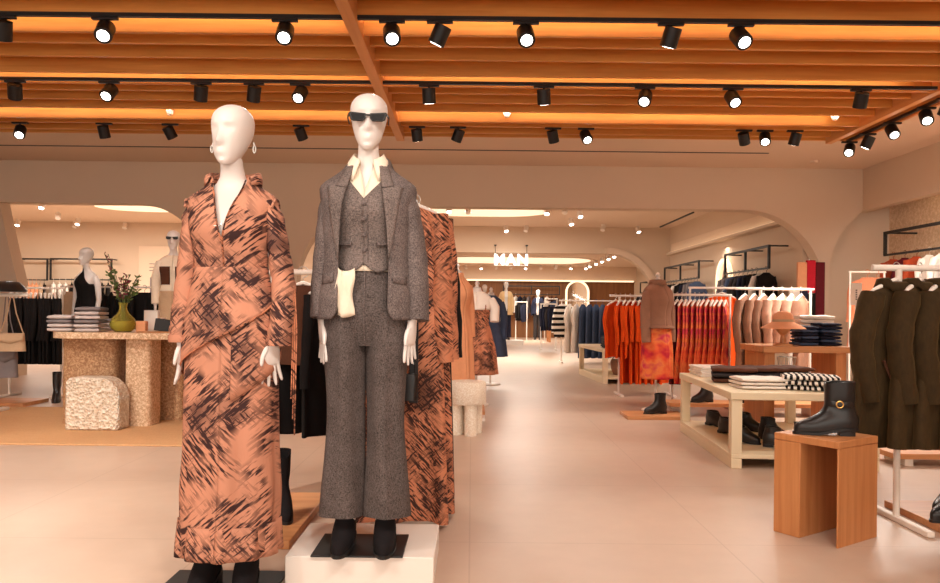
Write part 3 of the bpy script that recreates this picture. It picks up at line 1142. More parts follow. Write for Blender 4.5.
# trousers: hips and two flared legs
hip = MB()
HIP = [(.84, .12, -.075, .10), (.90, .16, -.100, .12), (.97, .180, -.114, .132), (1.03, .176, -.110, .126), (1.12, .155, -.098, .108), (1.20, .136, -.09, .09)]
rows = []
for z in zlist(.84, 1.20, 12):
    rows.append(oval(*table(HIP, z), z, 48))
hip.grid(rows, True)
tr = hip.build('trousers', 'tweed3', m2, sharp=80)
e = MB()
e.tube([(0.004, table(HIP, z)[1] - .002, z) for z in zlist(.86, 1.18, 8)], .003, 6)
for sx in (-1, 1):
    e.tube([(sx * lerp(.10, .155, k / 5), lerp(-.108, -.055, k / 5), lerp(1.14, 1.0, k / 5)) for k in range(6)], .0025, 5)
e.build('fly_seam', 'tweed', tr)
LEG = [  # z, centre x, half width, half depth, centre y
    (.145, .092, .098, .115, .012), (.25, .090, .090, .105, .008), (.40, .086, .080, .092, .004), (.55, .083, .076, .088, .0), (.70, .083, .081, .094, .0), (.85, .086, .090, .112, .006), (.97, .088, .092, .118, .008)]
for sx in (-1, 1):
    l_ = MB()
    rows = []
    for z in zlist(.145, .97, 34):
        cx, rx, ry, cy = table(LEG, z)
        ring = []
        for k in range(44):
            a = 2 * PI * k / 44
            w = math.sin(5 * a + z * 3 + sx) * .0045 * (1 if z < .8 else .4) + math.sin(3 * a - z * 7) * .0025
            cr = .006 * math.exp(-((a if a < PI else a - 2 * PI) / .13) ** 2)      # pressed crease in front
            ring.append((sx * cx + (rx + w) * math.sin(a), cy - (ry + w + cr) * math.cos(a), z + .006 * math.cos(a)))
        rows.append(ring)
    rows.insert(0, [(sx * .09 + (p_[0] - sx * .09) * .93, (p_[1] - .012) * .93 + .012, p_[2] + .01) for p_ in rows[0]])
    l_.grid(rows, True, False, True)
    l_.build('trouser_leg', 'tweed3', tr, sharp=80)
# ivory shirt: body seen at the neck, collar wings, loose tail
SHIRT = [(.96, .150, -.118, .10), (1.05, .150, -.112, .10), (1.12, .145, -.104, .10), (1.21, .128, -.092, .086), (1.30, .136, -.104, .084), (1.385, .150, -.126, .094), (1.46, .154, -.102, .098), (1.500, .152, -.076, .092), (1.528, .122, -.056, .084), (1.553, .092, -.046, .076), (1.572, .074, -.042, .070), (1.60, .060, -.046, .062)]
d = MB()
shell(d, SHIRT, zlist(1.14, 1.592, 26), lambda z: max(0, (z - 1.46) / .13) * .034, 60)
shirt = d.build('shirt', 'ivory', m2, solid=.003, sharp=80)
d = MB()
for sx in (-1, 1):
    rows = []
    for i in range(8):
        t = i / 7
        a = lerp(.42, 2.2, t)
        x = sx * .062 * math.sin(a)
        y = .008 - .064 * math.cos(a)
        zt = lerp(1.585, 1.628, min(1, t * 1.3))
        drop = lerp(.085, .045, min(1, t * 2.2))
        ou = lerp(1.16, 1.25, t)
        rows.append([(x * .97, y, zt - .02), (x, y - .004, zt + .004), (x * 1.08, y - .010, zt - .008), (x * ou + sx * .012 * (1 - t), y - .024 * (1 - t * .6), zt - drop * .6), (x * ou + sx * .022 * (1 - t), y - .030 * (1 - t * .8), zt - drop)])
    d.grid(rows)
d.build('collar', 'ivory', shirt, solid=.003, sharp=60)
d = MB()
rows = []
for i in range(10):
    z = lerp(1.15, .965, i / 9)
    rows.append([(lerp(-.104, -.036, j / 7) + .006 * math.sin(z * 40 + j), -.122 - .006 * math.sin(j * 1.1 + i * .5) - .004 * (i / 9), z - .012 * math.sin(j / 7 * PI)) for j in range(8)])
d.grid(rows)
d.build('shirt_tail', 'ivory', shirt, solid=.003, sharp=80)
# vest
VEST = [(r[0], r[1] + .006, r[2] - .008, r[3] + .006) for r in SHIRT]
d = MB()
rows = []
nv = 64
for i in range(30):
    row = []
    for j in range(nv):
        a = 2 * PI * j / (nv - 1)
        x = math.sin(a)
        fr = math.cos(a) > 0
        xx = x * .14
        top = 1.53 if not fr else lerp(1.425, 1.54, min(1, abs(xx) / .085))
        low = (1.150 + .0 * abs(x) - .016 * gauss(abs(xx), .055, .03) + .018 * gauss(xx, 0, .016)) if fr else 1.14
        z = lerp(low, top, i / 29)
        rx, yf, yb = table(VEST, z)
        yc = (yf + yb) / 2
        row.append((rx * x, yc - (yc - yf) * math.cos(a) if fr else yc + (yb - yc) * -math.cos(a), z))
    rows.append(row)
d.grid(rows)
vest = d.build('vest', 'tweed2', m2, solid=.005, sharp=80)
for z in (1.405, 1.345, 1.285, 1.225):
    yf = table(VEST, z)[1]
    b = MB()
    b.tube([(.002, yf - .002, z), (.002, yf - .009, z)], .0095, 14)
    b.tube([(.002, yf - .009, z), (.002, yf - .0105, z)], .006, 12)
    b.build('button', 'tweed', vest)
e = MB()
e.tube([(0.016, table(VEST, z)[1] - .004, z) for z in zlist(1.175, 1.42, 8)], .002, 5)
for sx in (-1, 1):
    e.bar((sx * .050, -.108, 1.248), (sx * .105, -.086, 1.252), .006, .014)
e.build('welt_pocket', 'tweed', vest)
# blazer
BLZ = [(.945, .196, -.150, .150), (1.03, .192, -.146, .148), (1.12, .180, -.134, .136), (1.22, .170, -.128, .124), (1.32, .176, -.138, .124), (1.40, .178, -.142, .128), (1.45, .188, -.122, .126), (1.482, .192, -.098, .118), (1.502, .174, -.082, .110), (1.526, .138, -.068, .100), (1.552, .104, -.058, .090), (1.582, .080, -.044, .082), (1.606, .070, -.010, .076)]


def gapb(z):
    if z < 1.0: return .098 + .022 * ((1.0 - z) / .055) ** 2
    if z < 1.30: return .098
    return lerp(.098, .060, min(1, (z - 1.30) / .26))


d = MB()
shell(d, BLZ, zlist(.945, 1.606, 46), gapb, 72, .86, .0035, 6, .3, lambda z: max(.2, 1.4 - z))
blazer = d.build('blazer', 'tweed', m2, solid=.008, sharp=80, offset=1)


def blz_front(x, z, off):
    rx, yf, yb = table(BLZ, z)
    s_ = min(.995, (abs(x) / rx)) ** (1 / .86)
    c_ = math.sqrt(max(0, 1 - s_ * s_)) ** .86
    yc = (yf + yb) / 2
    return Vector((x, yc - (yc - yf) * c_ - off, z))


for sx in (-1, 1):
    d = MB()
    LAP = [(1.185, .099, .101), (1.22, .097, .107), (1.28, .094, .119), (1.34, .090, .130), (1.40, .083, .138), (1.445, .075, .145), (1.474, .069, .153), (1.479, .068, .118), (1.50, .064, .108), (1.53, .058, .098), (1.56, .052, .088), (1.59, .048, .078)]
    rows = []
    for z, xi, xo in LAP:
        rows.append([blz_front(sx * lerp(xi, xo, k / 5), z, .014 - .003 * abs(k / 5 - .4)) for k in range(6)])
    d.grid(rows)
    d.build('lapel', 'tweed2', blazer, solid=.006, sharp=60)
    e = MB()
    e.tube([blz_front(sx * x, z, .019) for x, z in ((.070, 1.470), (.095, 1.474), (.116, 1.480))], .0022, 5)
    e.build('notch_seam', 'tweed3', blazer)
    f_ = MB()
    f_.grid([[blz_front(sx * lerp(.118, .168, k / 4), 1.135 - .012 * (k / 4) - dz, .012) for k in range(5)] for dz in (0, .02, .04)])
    f_.build('pocket_flap', 'tweed', blazer, solid=.006, sharp=60)
    # sleeve
    if sx < 0:
        pts = [(-.120, .0, 1.480), (-.146, .0, 1.455), (-.156, .004, 1.40), (-.164, .006, 1.30), (-.172, .004, 1.19), (-.178, -.010, 1.07), (-.176, -.024, .945)]
    else:
        pts = [(.120, .0, 1.480), (.150, .0, 1.455), (.166, .004, 1.40), (.182, .006, 1.30), (.196, .004, 1.19), (.204, -.012, 1.07), (.206, -.032, .935)]
    rr = [(.022, .044), (.038, .068), (.046, .076), (.049, .072), (.051, .068), (.051, .064), (.051, .058)]
    P, Rr = [], []
    n = 28
    for k in range(n):
        t = k / (n - 1) * 6
        i = min(5, int(t))
        f = t - i
        P.append(Vector(pts[i]).lerp(Vector(pts[i + 1]), f))
        w = 1 + .022 * math.sin(k * 1.5) * (k > 5)
        Rr.append((lerp(rr[i][0], rr[i + 1][0], f) * w, lerp(rr[i][1], rr[i + 1][1], f) * w))
    P = [P[max(0, k - 1)] * .25 + P[k] * .5 + P[min(n - 1, k + 1)] * .25 for k in range(n)]
    s1 = MB()
    s1.tube(P, Rr, 22)
    sl = s1.build('sleeve', 'tweed', blazer, sharp=80)
    for q in range(3):
        b = MB()
        z = .975 + q * .022
        b.ball((pts[-1][0] + sx * .05, .0, z), .006)
        b.build('cuff_button', 'charcoal', sl)
d = MB()   # back collar
rows = []
for k in range(15):
    a = lerp(1.0, 2 * PI - 1.0, k / 14)
    x, y = .074 * math.sin(a), .028 - .062 * math.cos(a)
    rows.append([(x, y, 1.578), (x * 1.0, y, 1.612), (x * 1.14, y + .010, 1.606), (x * 1.34, y + .022, 1.568)])
d.grid(rows)
d.build('collar', 'tweed2', blazer, solid=.004, sharp=60)
# sunglasses: frame > lenses, temples
fr = MB()
yy = -.112
sg = MB()
for sx in (-1, 1):
    sg.prism([(sx * .008, .014), (sx * .072, .019), (sx * .076, .012), (sx * .068, -.012), (sx * .056, -.017), (sx * .018, -.016), (sx * .009, -.006)], -.004, .004, 'y')
sg.bar((-.012, 0, .008), (.012, 0, .008), .006, .007)
gl = sg.build('sunglasses', 'black', m2, bevel=.0015)
gl.location = (.010, -.106, 1.752)
gl.rotation_euler = (0, 0, .10)
for sx in (-1, 1):
    l_ = MB()
    l_.prism([(sx * .014, .010), (sx * .064, .013), (sx * .067, .008), (sx * .060, -.010), (sx * .053, -.013), (sx * .021, -.012), (sx * .014, -.005)], -.0052, -.0045, 'y')
    l_.build('lens', 'lens_dark', gl)
    a_ = MB()
    a_.bar((sx * .073, .0, .012), (sx * .083, .055, .010), .004, .009)
    a_.bar((sx * .083, .055, .010), (sx * .080, .12, .000), .004, .007)
    a_.build('temple', 'black', gl)

# ------------------------------------------------------------------ clothes on hangers, racks, stacks
def drape(L, ws, wh, dep, amp=.012, fr=38.0, ph=0.0, n=40, rows=20, neck=.07):
    """Hanging cloth: shoulders at z=0, hem at z=-L; both faces wave together."""
    mb = MB()
    P = [(-L, wh, dep), (-L * .6, lerp(ws, wh, .55), dep), (-.20, ws * .98, dep * .95), (-.10, ws, dep * .85), (-.055, ws * .93, dep * .62), (-.03, ws * .70, dep * .45), (-.008, neck * 1.25, dep * .36), (.010, neck, dep * .34)]
    out = []
    for i in range(rows + 8):
        z = lerp(.010, -.10, i / 8) if i < 8 else lerp(-.12, -L, (i - 8) / (rows - 1))
        w, d = table(P, z)
        k = amp * min(1, max(0, -z - .08) / (L * .6))
        ring = []
        for j in range(n):
            a = 2 * PI * j / n
            x = w * math.cos(a)
            y = d * math.copysign(abs(math.sin(a)) ** .8, math.sin(a)) + k * math.sin(fr * x + ph + z * 1.5) + k * .5 * math.sin(fr * 1.9 * x - ph)
            ring.append((x, y, z + .012 * math.sin(9 * x + ph) * (k / max(amp, 1e-6))))
        out.append(ring)
    mb.grid(out, True, True, True)
    return mb


def arm(mb, sx, ws, ln, r=.05, ph=0.0):
    n = 12
    P, Rr = [], []
    for k in range(n):
        t = k / (n - 1)
        P.append((sx * (ws * .84 + .055 * min(1, t * 2.5) + .012 * math.sin(t * 5 + ph)), .006 * math.sin(t * 6 + ph) - .02 * t * t, -.055 - ln * t))
        w = 1 + .07 * math.sin(k * 2.1 + ph)
        Rr.append((r * lerp(.95, .82, t) * w, r * lerp(1.15, .95, t) * w))
    return mb.tube(P, Rr, 14)


def hanger_mb(w=.19, drop=.055):
    mb = MB()
    pts = [(-w, 0, -drop), (-w * .8, 0, -drop * .72), (-w * .4, 0, -.012), (0, 0, .012), (w * .4, 0, -.012), (w * .8, 0, -drop * .72), (w, 0, -drop)]
    mb.tube(pts, [(.006, .010), (.010, .014), (.012, .016), (.013, .017), (.012, .016), (.010, .014), (.006, .010)], 10)
    return mb


def hook_mb(h=.075, R=.030):
    """Wire hook that loops round a rail whose middle is h above the hanger."""
    mb = MB()
    mb.tube([(0, 0, .012), (0, 0, h - R)] + [(R * math.sin(a), 0, h - R * math.cos(a)) for a in zlist(.35, PI * 1.35, 12)], .0028, 6)
    return mb


PROTO = {}
SPEC = {  # kind: name, category, L, half shoulder, half hem, depth, material, sleeve length, fold, neck
    'olive_coat': ('fur_jacket', 'jacket', .84, .23, .36, .066, 'olive', .56, .010, .07),
    'maxi_dress': ('maxi_dress', 'dress', 1.60, .20, .26, .07, 'tiedye2', .74, .030, .07),
    'black_maxi': ('maxi_dress', 'dress', 1.56, .19, .24, .06, 'blackcloth', .74, .02, .07),
    'black_skirt': ('black_skirt', 'skirt', .68, .15, .20, .05, 'blackcloth', 0, .016, .11),
    'dark_knit': ('knit_sweater', 'sweater', .42, .20, .20, .06, 'brown', .44, .010, .09),
    'black_trouser': ('trousers', 'trousers', .80, .12, .14, .04, 'blackcloth', 0, .012, .10),
    'orange_shirt': ('orange_shirt', 'shirt', .72, .20, .22, .028, 'orange', .50, .009, .07),
    'orange_dress': ('orange_dress', 'dress', 1.06, .19, .26, .026, 'orange', .46, .012, .07),
    'sunset_dress': ('patterned_dress', 'dress', .92, .18, .26, .022, 'sunset', 0, .012, .08),
    'sunset_dark': ('patterned_dress', 'dress', .94, .18, .26, .022, 'maroon', .4, .012, .08),
    'blush_jacket': ('fleece_jacket', 'jacket', .62, .21, .23, .052, 'blush', .50, .008, .08),
    'taupe_coat': ('wool_coat', 'coat', .82, .20, .23, .045, 'taupe', .56, .009, .07),
    'stripe_sweater': ('striped_sweater', 'sweater', .70, .20, .21, .05, 'stripe', .54, .010, .08),
    'white_dress': ('white_dress', 'dress', 1.02, .18, .24, .034, 'whitecloth', .4, .010, .07),
    'denim_dress': ('denim_dress', 'dress', 1.12, .18, .22, .032, 'denim', 0, .010, .08),
    'navy_top': ('dark_shirt', 'shirt', .66, .19, .20, .034, 'navy', .5, .009, .07),
    'charcoal_top': ('dark_shirt', 'shirt', .62, .19, .20, .034, 'charcoal', .5, .009, .07),
    'black_coat': ('black_coat', 'coat', .95, .20, .24, .030, 'blackcloth', .58, .010, .07),
    'black_top': ('black_shirt', 'shirt', .62, .18, .19, .032, 'blackcloth', .46, .009, .07),
    'beige_coat': ('beige_coat', 'coat', .80, .20, .23, .06, 'beige', .56, .012, .07),
    'rust_jacket': ('rust_jacket', 'jacket', .70, .21, .22, .05, 'rust', .54, .010, .07),
    'maroon_jacket': ('maroon_jacket', 'jacket', .74, .21, .22, .06, 'maroon', .54, .012, .07),
    'white_top': ('white_blouse', 'shirt', .64, .19, .21, .05, 'whitecloth', .48, .012, .07),
    'peach_top': ('peach_blouse', 'shirt', .64, .19, .21, .05, 'peach', .48, .012, .07),
    'salmon_coat': ('salmon_coat', 'coat', .95, .20, .25, .06, 'salmon', .55, .014, .07),
    'grey_top': ('grey_jacket', 'jacket', .66, .20, .21, .036, 'greycloth', .5, .009, .07),
    'brown_top': ('brown_jacket', 'jacket', .70, .20, .21, .05, 'brown', .5, .012, .07),
    'denim_jacket': ('denim_jacket', 'jacket', .64, .20, .21, .05, 'denim', .5, .012, .07),
}


def hang(kind, x, y, zrail, rz, label, group, parts=True, hanger='whitehanger', scale=None):
    """A garment whose hanger hook sits on a rail at height zrail; far ones are one mesh."""
    name, cat, L, ws, wh, dep, mat, sl, amp, neck = SPEC[kind]
    key = (kind, parts)
    loc = (x, y, zrail - .085)
    if key in PROTO:
        return dup(PROTO[key], loc, rz, label, group, scale)
    ph = len(PROTO) * 1.3
    if parts:
        t = thing(name, label, cat, loc, rz, group)
        drape(L, ws, wh, dep, amp, 38 if L < 1.2 else 26, ph, neck=neck).build('body', mat, t, sharp=80)
        if sl:
            for sx in (-1, 1):
                arm(MB(), sx, ws, sl, min(.058, max(.026, dep * .95)), ph + sx).build('sleeve', mat, t, sharp=80)
        b = hanger_mb(min(.19, ws * .9)).build('hanger', 'white', t)
        b.location = (0, 0, .012)
        hook_mb(.073).build('hook', 'steel', b)
        if kind == 'olive_coat':
            c_ = MB()
            c_.grid([[((.085 + .012 * k) * math.cos(a), (.045 + .014 * k) * math.sin(a) + .004, (.004, .026, .020, -.020)[k] - (.02 if math.sin(a) < -.5 else 0)) for a in [2 * PI * j / 28 for j in range(28)]] for k in range(4)], True)
            c_.build('collar', 'olive', t, solid=.01)
            z_ = MB()
            z_.tube([(.012, -.070 - .012 * min(1, (-z) * 3), z) for z in zlist(-.03, -.80, 14)], .006, 6)
            z_.build('front_zip', 'brown', t)
            for sx in (-1, 1):
                p_ = MB()
                p_.tube([(sx * .13, -.085, -.52), (sx * .19, -.075, -.40)], .007, 6)
                p_.build('pocket_edge', 'brown', t)
    else:
        mb = drape(L, ws, wh, dep, amp, 38, ph, 24, 10, neck)
        if sl:
            for sx in (-1, 1): arm(mb, sx, ws, sl, min(.045, max(.03, dep * .95)), ph)
        mb.tube([(0, 0, 0), (0, 0, .085 - .032)] + [(.032 * math.sin(a), 0, .085 - .032 * math.cos(a)) for a in zlist(.35, PI * 1.3, 8)], .004, 5)
        t = mb.build(name, mat, None, sharp=80, loc=loc)
        t.rotation_euler = (0, 0, rz)
        tag(t, label, cat, group)
    if scale: t.scale = scale
    PROTO[key] = t
    return t


def rack(label, x0, x1, y, z, posts=(0, 1), foot=.46, r=.014, mat='white', along='x', ymid=None, name='clothes_rack', z0=0.0):
    """Floor-standing clothes rail along x (or along y: then x0, x1 are y values and y is x)."""
    L = x1 - x0
    c = (x0 + x1) / 2
    t = thing(name, label, 'clothes rack', (c, y, 0) if along == 'x' else (y, c, 0), 0 if along == 'x' else PI / 2, 'clothes racks')
    MB().tube([(-L / 2 - .02, 0, z), (L / 2 + .02, 0, z)], r, 12).build('rail', mat, t)
    for k in posts:
        x = lerp(-L / 2, L / 2, k)
        MB().tube([(x, 0, z0 + .03), (x, 0, z - r * .5)], r, 12).build('post', mat, t)
        MB().box(x - .02, x + .02, -foot / 2, foot / 2, z0, z0 + .03).build('foot', mat, t, bevel=.006)
    return t


def fold_mb(w, d, h, seed=0):
    """A folded garment: rounded fold in front, loose layers behind."""
    r = random.Random(seed)
    rows = []
    for i in range(9):
        x = lerp(-w / 2, w / 2, i / 8)
        k = 1 - .10 * (abs(i - 4) / 4) ** 4
        ring = []
        for j in range(20):
            a = 2 * PI * j / 20
            c_, s_ = math.cos(a), math.sin(a)
            yy = d / 2 * math.copysign(abs(c_) ** .35, c_)
            zz = h / 2 * math.copysign(abs(s_) ** .6, s_)
            if abs(s_) < .2 and c_ > 0: yy -= .012          # slit at the back edge
            zz += .08 * h * math.sin(i * 1.9 + seed + j * .3) * (1 if s_ > 0 else 0)
            ring.append((x + .004 * r.uniform(-1, 1), yy * k, zz * (1 - .25 * (abs(i - 4) / 4) ** 6) + h / 2))
        rows.append(ring)
    return MB().grid(rows, True, True, True)


def stack(what, cat, where, x, y, z, n, w, d, h, mats, rz=0.0, name='folded_sweater', seed=0):
    pos = lambda i: 'lowest' if i == 0 else ('topmost' if i == n - 1 else ORD[i] + ' lowest')
    for i in range(n):
        m = mats[i % len(mats)]
        o = fold_mb(w, d, h, seed + i).build(name, m, None, loc=(x + RND.uniform(-.006, .006), y + RND.uniform(-.006, .006), z + i * h * 1.05 + .001), sharp=70)
        o.rotation_euler = (0, 0, rz + RND.uniform(-.05, .05))
        tag(o, f'{what}, {pos(i)} of pile {where}', cat, f'{what} {where}'[:110])


# ---- right foreground: fur jackets on a white rail
YR = 4.05
zr = at(905, 268, YR).z
xr0, xr1 = at(876, 268, YR).x, 3.5
t = rack('white clothes rail holding the olive fur jackets, right edge of the photo', xr0, xr1, YR, zr, posts=(.09, .97), foot=.62, r=.017)
names = ['turned most towards the wooden stool', 'second from the wooden stool', 'third from the wooden stool', 'fourth from the wooden stool', 'farthest from the wooden stool']
for i in range(5):
    hang('olive_coat', xr0 + .11 + i * .125, YR, zr, (.42, .70, .70, .74, .72)[i], f'olive brown fur jacket on the white rail, {names[i]}', 'olive fur jackets on the white rail')
plk = MB().box(-.38, .62, -.36, .30, .012, .05).build('shoe_board', 'wood_plank', None, bevel=.004, loc=(2.75, 4.05, -.012))
tag(plk, 'low wooden board on the floor under the olive fur jackets', 'board')
boot('black low shoe on the wooden board under the fur jackets', (2.52, 3.95, .038), -1.2, name='low_shoe', h=.09, heel=.02)
boot('black low shoe on the same board, further right and half out of the photo', (2.62, 4.12, .038), -1.1, name='low_shoe', h=.09, heel=.02)
plk = MB().box(-.62, .62, -.16, .16, .05, .09).build('board', 'wood_plank', None, bevel=.004)
pt = thing('display_board', 'low wooden board with white feet on the floor behind the fur jackets', 'board', (fl(905, 462).x + .45, fl(905, 462).y, 0))
plk.parent = pt
for sx in (-1, 1): MB().box(sx * .5 - .03, sx * .5 + .03, -.14, .14, 0, .05).build('foot', 'white', pt)
# wooden stool with a cut-out and a boot on it
A_, C_, B_ = fl(780, 533), fl(838, 549), fl(874, 537)
u = (A_ - C_); v = (B_ - C_)
u = u.normalized() * .34; v = Vector((-u.y, u.x, 0)).normalized() * .35
if v.dot(B_ - C_) < 0: v = -v
st = thing('wooden_stool', 'chunky angular wooden plinth with a cut-out front under the black buckled boot', 'stool', tuple(C_))
q = lambda a, b: ((u * a + v * b).x, (u * a + v * b).y)
hz = .50
MB().prism([q(0, 0), q(1, 0), q(1.0, 1), q(0, 1)], hz - .035, hz).build('top', 'wood_stool', st, bevel=.004)
MB().prism([q(.58, 0.002), q(1, 0.002), q(1, .998), q(.58, .998)], 0, hz - .0355).build('side_panel', 'wood_stool', st, bevel=.003)
MB().prism([q(.002, 0.0), q(.03, 0.0), q(.03, .998), q(.002, .998)], 0, hz - .0355).build('side_panel', 'wood_stool', st, bevel=.003)
MB().prism([q(.031, .93), q(.579, .93), q(.579, .99), q(.031, .99)], 0, hz - .0355).build('back_panel', 'wood_stool', st, bevel=.003)
bl = C_ + u * .50 + v * .48
boot('black leather ankle boot with a brass buckle standing on the wooden plinth', (bl.x + .055, bl.y - .03, hz), -1.75, strap=True, h=.23, heel=.025, L=.31, W=.05)

# ---- low cream tables
def low_table(label, P0, P1, width, top, t_=.055, shelf=.10):
    """P0 near left foot corner, P1 far left foot corner (floor points)."""
    t = thing('low_table', label, 'table', (P0.x, P0.y, 0), math.atan2(P1.y - P0.y, P1.x - P0.x) - PI / 2, 'low cream tables')
    L = (P1 - P0).length
    MB().box(-.01, width + .01, -.01, L + .01, top - t_, top).build('table_top', 'cream', t, bevel=.006)
    MB().box(.0, width, .0, L, shelf - .03, shelf).build('lower_shelf', 'cream', t, bevel=.004)
    for x in (0, width - .075):
        for y in (0, L - .075):
            MB().box(x, x + .075, y, y + .075, shelf, top - t_).build('leg', 'cream', t, bevel=.004)
    for x in (0, width - .075):
        MB().box(x, x + .075, 0, L, 0, shelf - .03).build('runner', 'cream', t, bevel=.004)
    return t


T0, T1 = fl(731, 468.5), fl(680, 431)
TT = .54
lt = low_table('low cream display table with folded clothes on top and black shoes below', T0, T1, 1.02, TT)
ang = lt.rotation_euler.z
tp = lambda a, b: Vector((T0.x + a * math.cos(ang) - b * math.sin(ang), T0.y + a * math.sin(ang) + b * math.cos(ang), 0))
for i in range(4):
    a = tp(.22, 1.42)
    o = MB().box(-.15, .15, -.20, .20, 0, .02).build('hardback_book', 'whitecloth', None, bevel=.004, loc=(a.x, a.y, TT + .021 * i + .001))
    o.rotation_euler = (0, 0, ang + .05 * (i % 2))
    tag(o, f'white flat book on the cream table, {["bottom", "second from the bottom", "third from the bottom", "topmost"][i]} of the white pile', 'book', 'white books on the cream table')
a = tp(.57, 1.45)
stack('blue folded shirt', 'shirt', 'at the back of the cream table', a.x, a.y, TT, 2, .34, .30, .03, ['denim', 'denim'], ang, 'folded_shirt', 4)
for i, (x, y, w_) in enumerate(((.24, .80, .34), (.48, .88, .32), (.70, .95, .34))):
    a = tp(x, y)
    stack('brown folded knit', 'sweater', ['left on the cream table', 'middle on the cream table', 'right on the cream table'][i], a.x, a.y, TT, 3, w_, .36, .040, ['brown', 'charcoal', 'brown'], ang + .2 * (i - 1), 'folded_sweater', 20 + i * 5)
a = tp(.30, .34)
stack('white folded tee', 'shirt', 'near the cream table corner', a.x, a.y, TT, 3, .36, .32, .026, ['whitecloth'], ang + .1, 'folded_shirt', 41)
a = tp(.66, .32)
stack('striped folded sweater', 'sweater', 'on the cream table beside the stool', a.x, a.y, TT, 3, .38, .40, .034, ['stripe_top'], ang - .3, 'folded_sweater', 51)
a = tp(.87, 1.42)
wb = thing('wire_basket', 'small grey wire basket standing on the back of the cream table', 'basket', (a.x, a.y, TT + .004))
for k in range(12):
    aa = 2 * PI * k / 12
    MB().tube([(.05 * math.cos(aa), .05 * math.sin(aa), 0), (.08 * math.cos(aa), .08 * math.sin(aa), .17)], .003, 5).build('wire', 'steel', wb)
for r_, z in ((.05, 0), (.066, .09), (.08, .17)):
    MB().tube([(r_ * math.cos(2 * PI * k / 20), r_ * math.sin(2 * PI * k / 20), z) for k in range(21)], .0035, 5).build('rim', 'steel', wb)
for i, (x, y, rz, hh) in enumerate(((.22, 1.38, .5, .10), (.42, 1.14, .9, .12), (.22, .94, .7, .10), (.48, .70, 1.2, .14), (.20, .52, .9, .10), (.40, .34, 1.3, .12), (.62, .22, .5, .10), (.80, .34, 1.0, .12), (.74, .72, .2, .10))):
    a = tp(x, y)
    boot(f'black shoe on the lower shelf of the cream table, {ORD[i]} from its far end', (a.x, a.y, .101), rz + ang, name='black_shoe', h=hh, heel=.02, group='black shoes under the cream table')

# second low table, farther down the aisle
S0, S1 = fl(603, 384), fl(589, 373)
low_table('low cream table farther down the aisle beside the blue denim rack', S0, S0 + Vector((-.12, 1.75, 0)), .95, .53)
for i, (x, y, m_, nm) in enumerate(((.05, .25, 'charcoal', 'dark grey folded jeans'), (.12, .75, 'navy', 'navy folded jeans'), (.45, .30, 'redstripe', 'red and white striped folded tee'))):
    stack(nm, 'clothes', 'on the farther cream table', S0.x + x + .14, S0.y + y, .53, 5 if i < 2 else 6, .30, .34, .034, [m_], 0, 'folded_jeans' if i < 2 else 'folded_shirt', 70 + i * 9)
bk = thing('woven_basket', 'brown woven basket on the lower shelf of the farther cream table', 'basket', (S0.x + .40, S0.y + .5, .101))
MB().lathe([(.15, 0), (.19, .10), (.20, .20), (.185, .24), (.17, .24), (.18, .20), (.17, .10), (.13, .02)], 20).build('bowl', 'taupe', bk)
MB().tube([(.17 * math.cos(a), 0, .22 + .12 * math.sin(a)) for a in zlist(0, PI, 11)], .008, 6).build('handle', 'taupe', bk)

# ---- red, orange racks
YO = 10.0
zo = at(640, 296, YO).z
xo0, xo1 = at(611, 296, YO).x, at(672, 296, YO).x
rack('white clothes rail holding the orange clothes', xo0, xo1, YO, zo, posts=(.14, .98), foot=.5)
for i in range(11):
    k = 'orange_shirt' if i in (0, 1, 3) else 'orange_dress'
    hang(k, lerp(xo0 + .06, xo1 - .10, i / 10), YO, zo, (1.08 + .05 * (i % 3)) if i else .75, f'bright orange {"shirt" if k == "orange_shirt" else "dress"} on the white rail, {ORD[i]} from the aisle', 'orange clothes on the white rail')
YP = 8.75
zp = at(700, 295, YP).z
xp0, xp1 = at(673, 295, YP).x, at(730, 295, YP).x
rack('white clothes rail holding the pink and red patterned dresses', xp0, xp1, YP, zp, posts=(0, 1), foot=.46)
for i in range(12):
    k = 'sunset_dark' if i == 0 else 'sunset_dress'
    hang(k, lerp(xp0 + .05, xp1 - .05, i / 11), YP, zp, (1.02 + .05 * (i % 3)), ('dark maroon dress' if i == 0 else 'pink and red cloudy patterned dress') + f' on the white rail, {ORD[i]} from the aisle', 'patterned dresses on the white rail')
hang('orange_dress', at(722, 296, 9.6).x, 9.6, at(722, 288, 9.6).z, -.1, 'orange dress hanging behind the pink patterned dresses, apart from the others', 'single orange dress')
rack('white clothes rail behind the pink patterned dresses', at(690, 290, 9.6).x, at(760, 290, 9.6).x, 9.6, at(722, 288, 9.6).z, posts=(0, 1))


def dress_form(label, px, Y, ztop, name='dress_form', base=True):
    P = at(px, 300, Y)
    t = thing(name, label, 'dress form', (P.x, Y, 0), 0, 'dress forms')
    k = ztop
    MB().tube([(0, .02, .02), (0, .02, k - .55)], .014, 10).build('pole', 'white', t)
    MB().lathe([(.01, 0), (.15, 0), (.155, .012), (.14, .022), (.01, .026)], 24, (0, .02, 0)).build('base', 'white', t)
    b = MB()
    rows = [oval(*table(BODY, z), z - 1.66 + k, 32) for z in zlist(.95, 1.62, 24)]
    b.grid(rows, True, True, True)
    b.build('torso', 'mann', t)
    MB().lathe([(.01, -.01), (.03, -.0), (.018, .02), (.028, .045), (.014, .07), (.002, .074)], 16, (0, .006, k - .035)).build('neck_cap', 'mann', t)
    return t, k - 1.66


FB = [(r[0], r[1] + .014, r[2] - .016, r[3] + .014) for r in BODY]


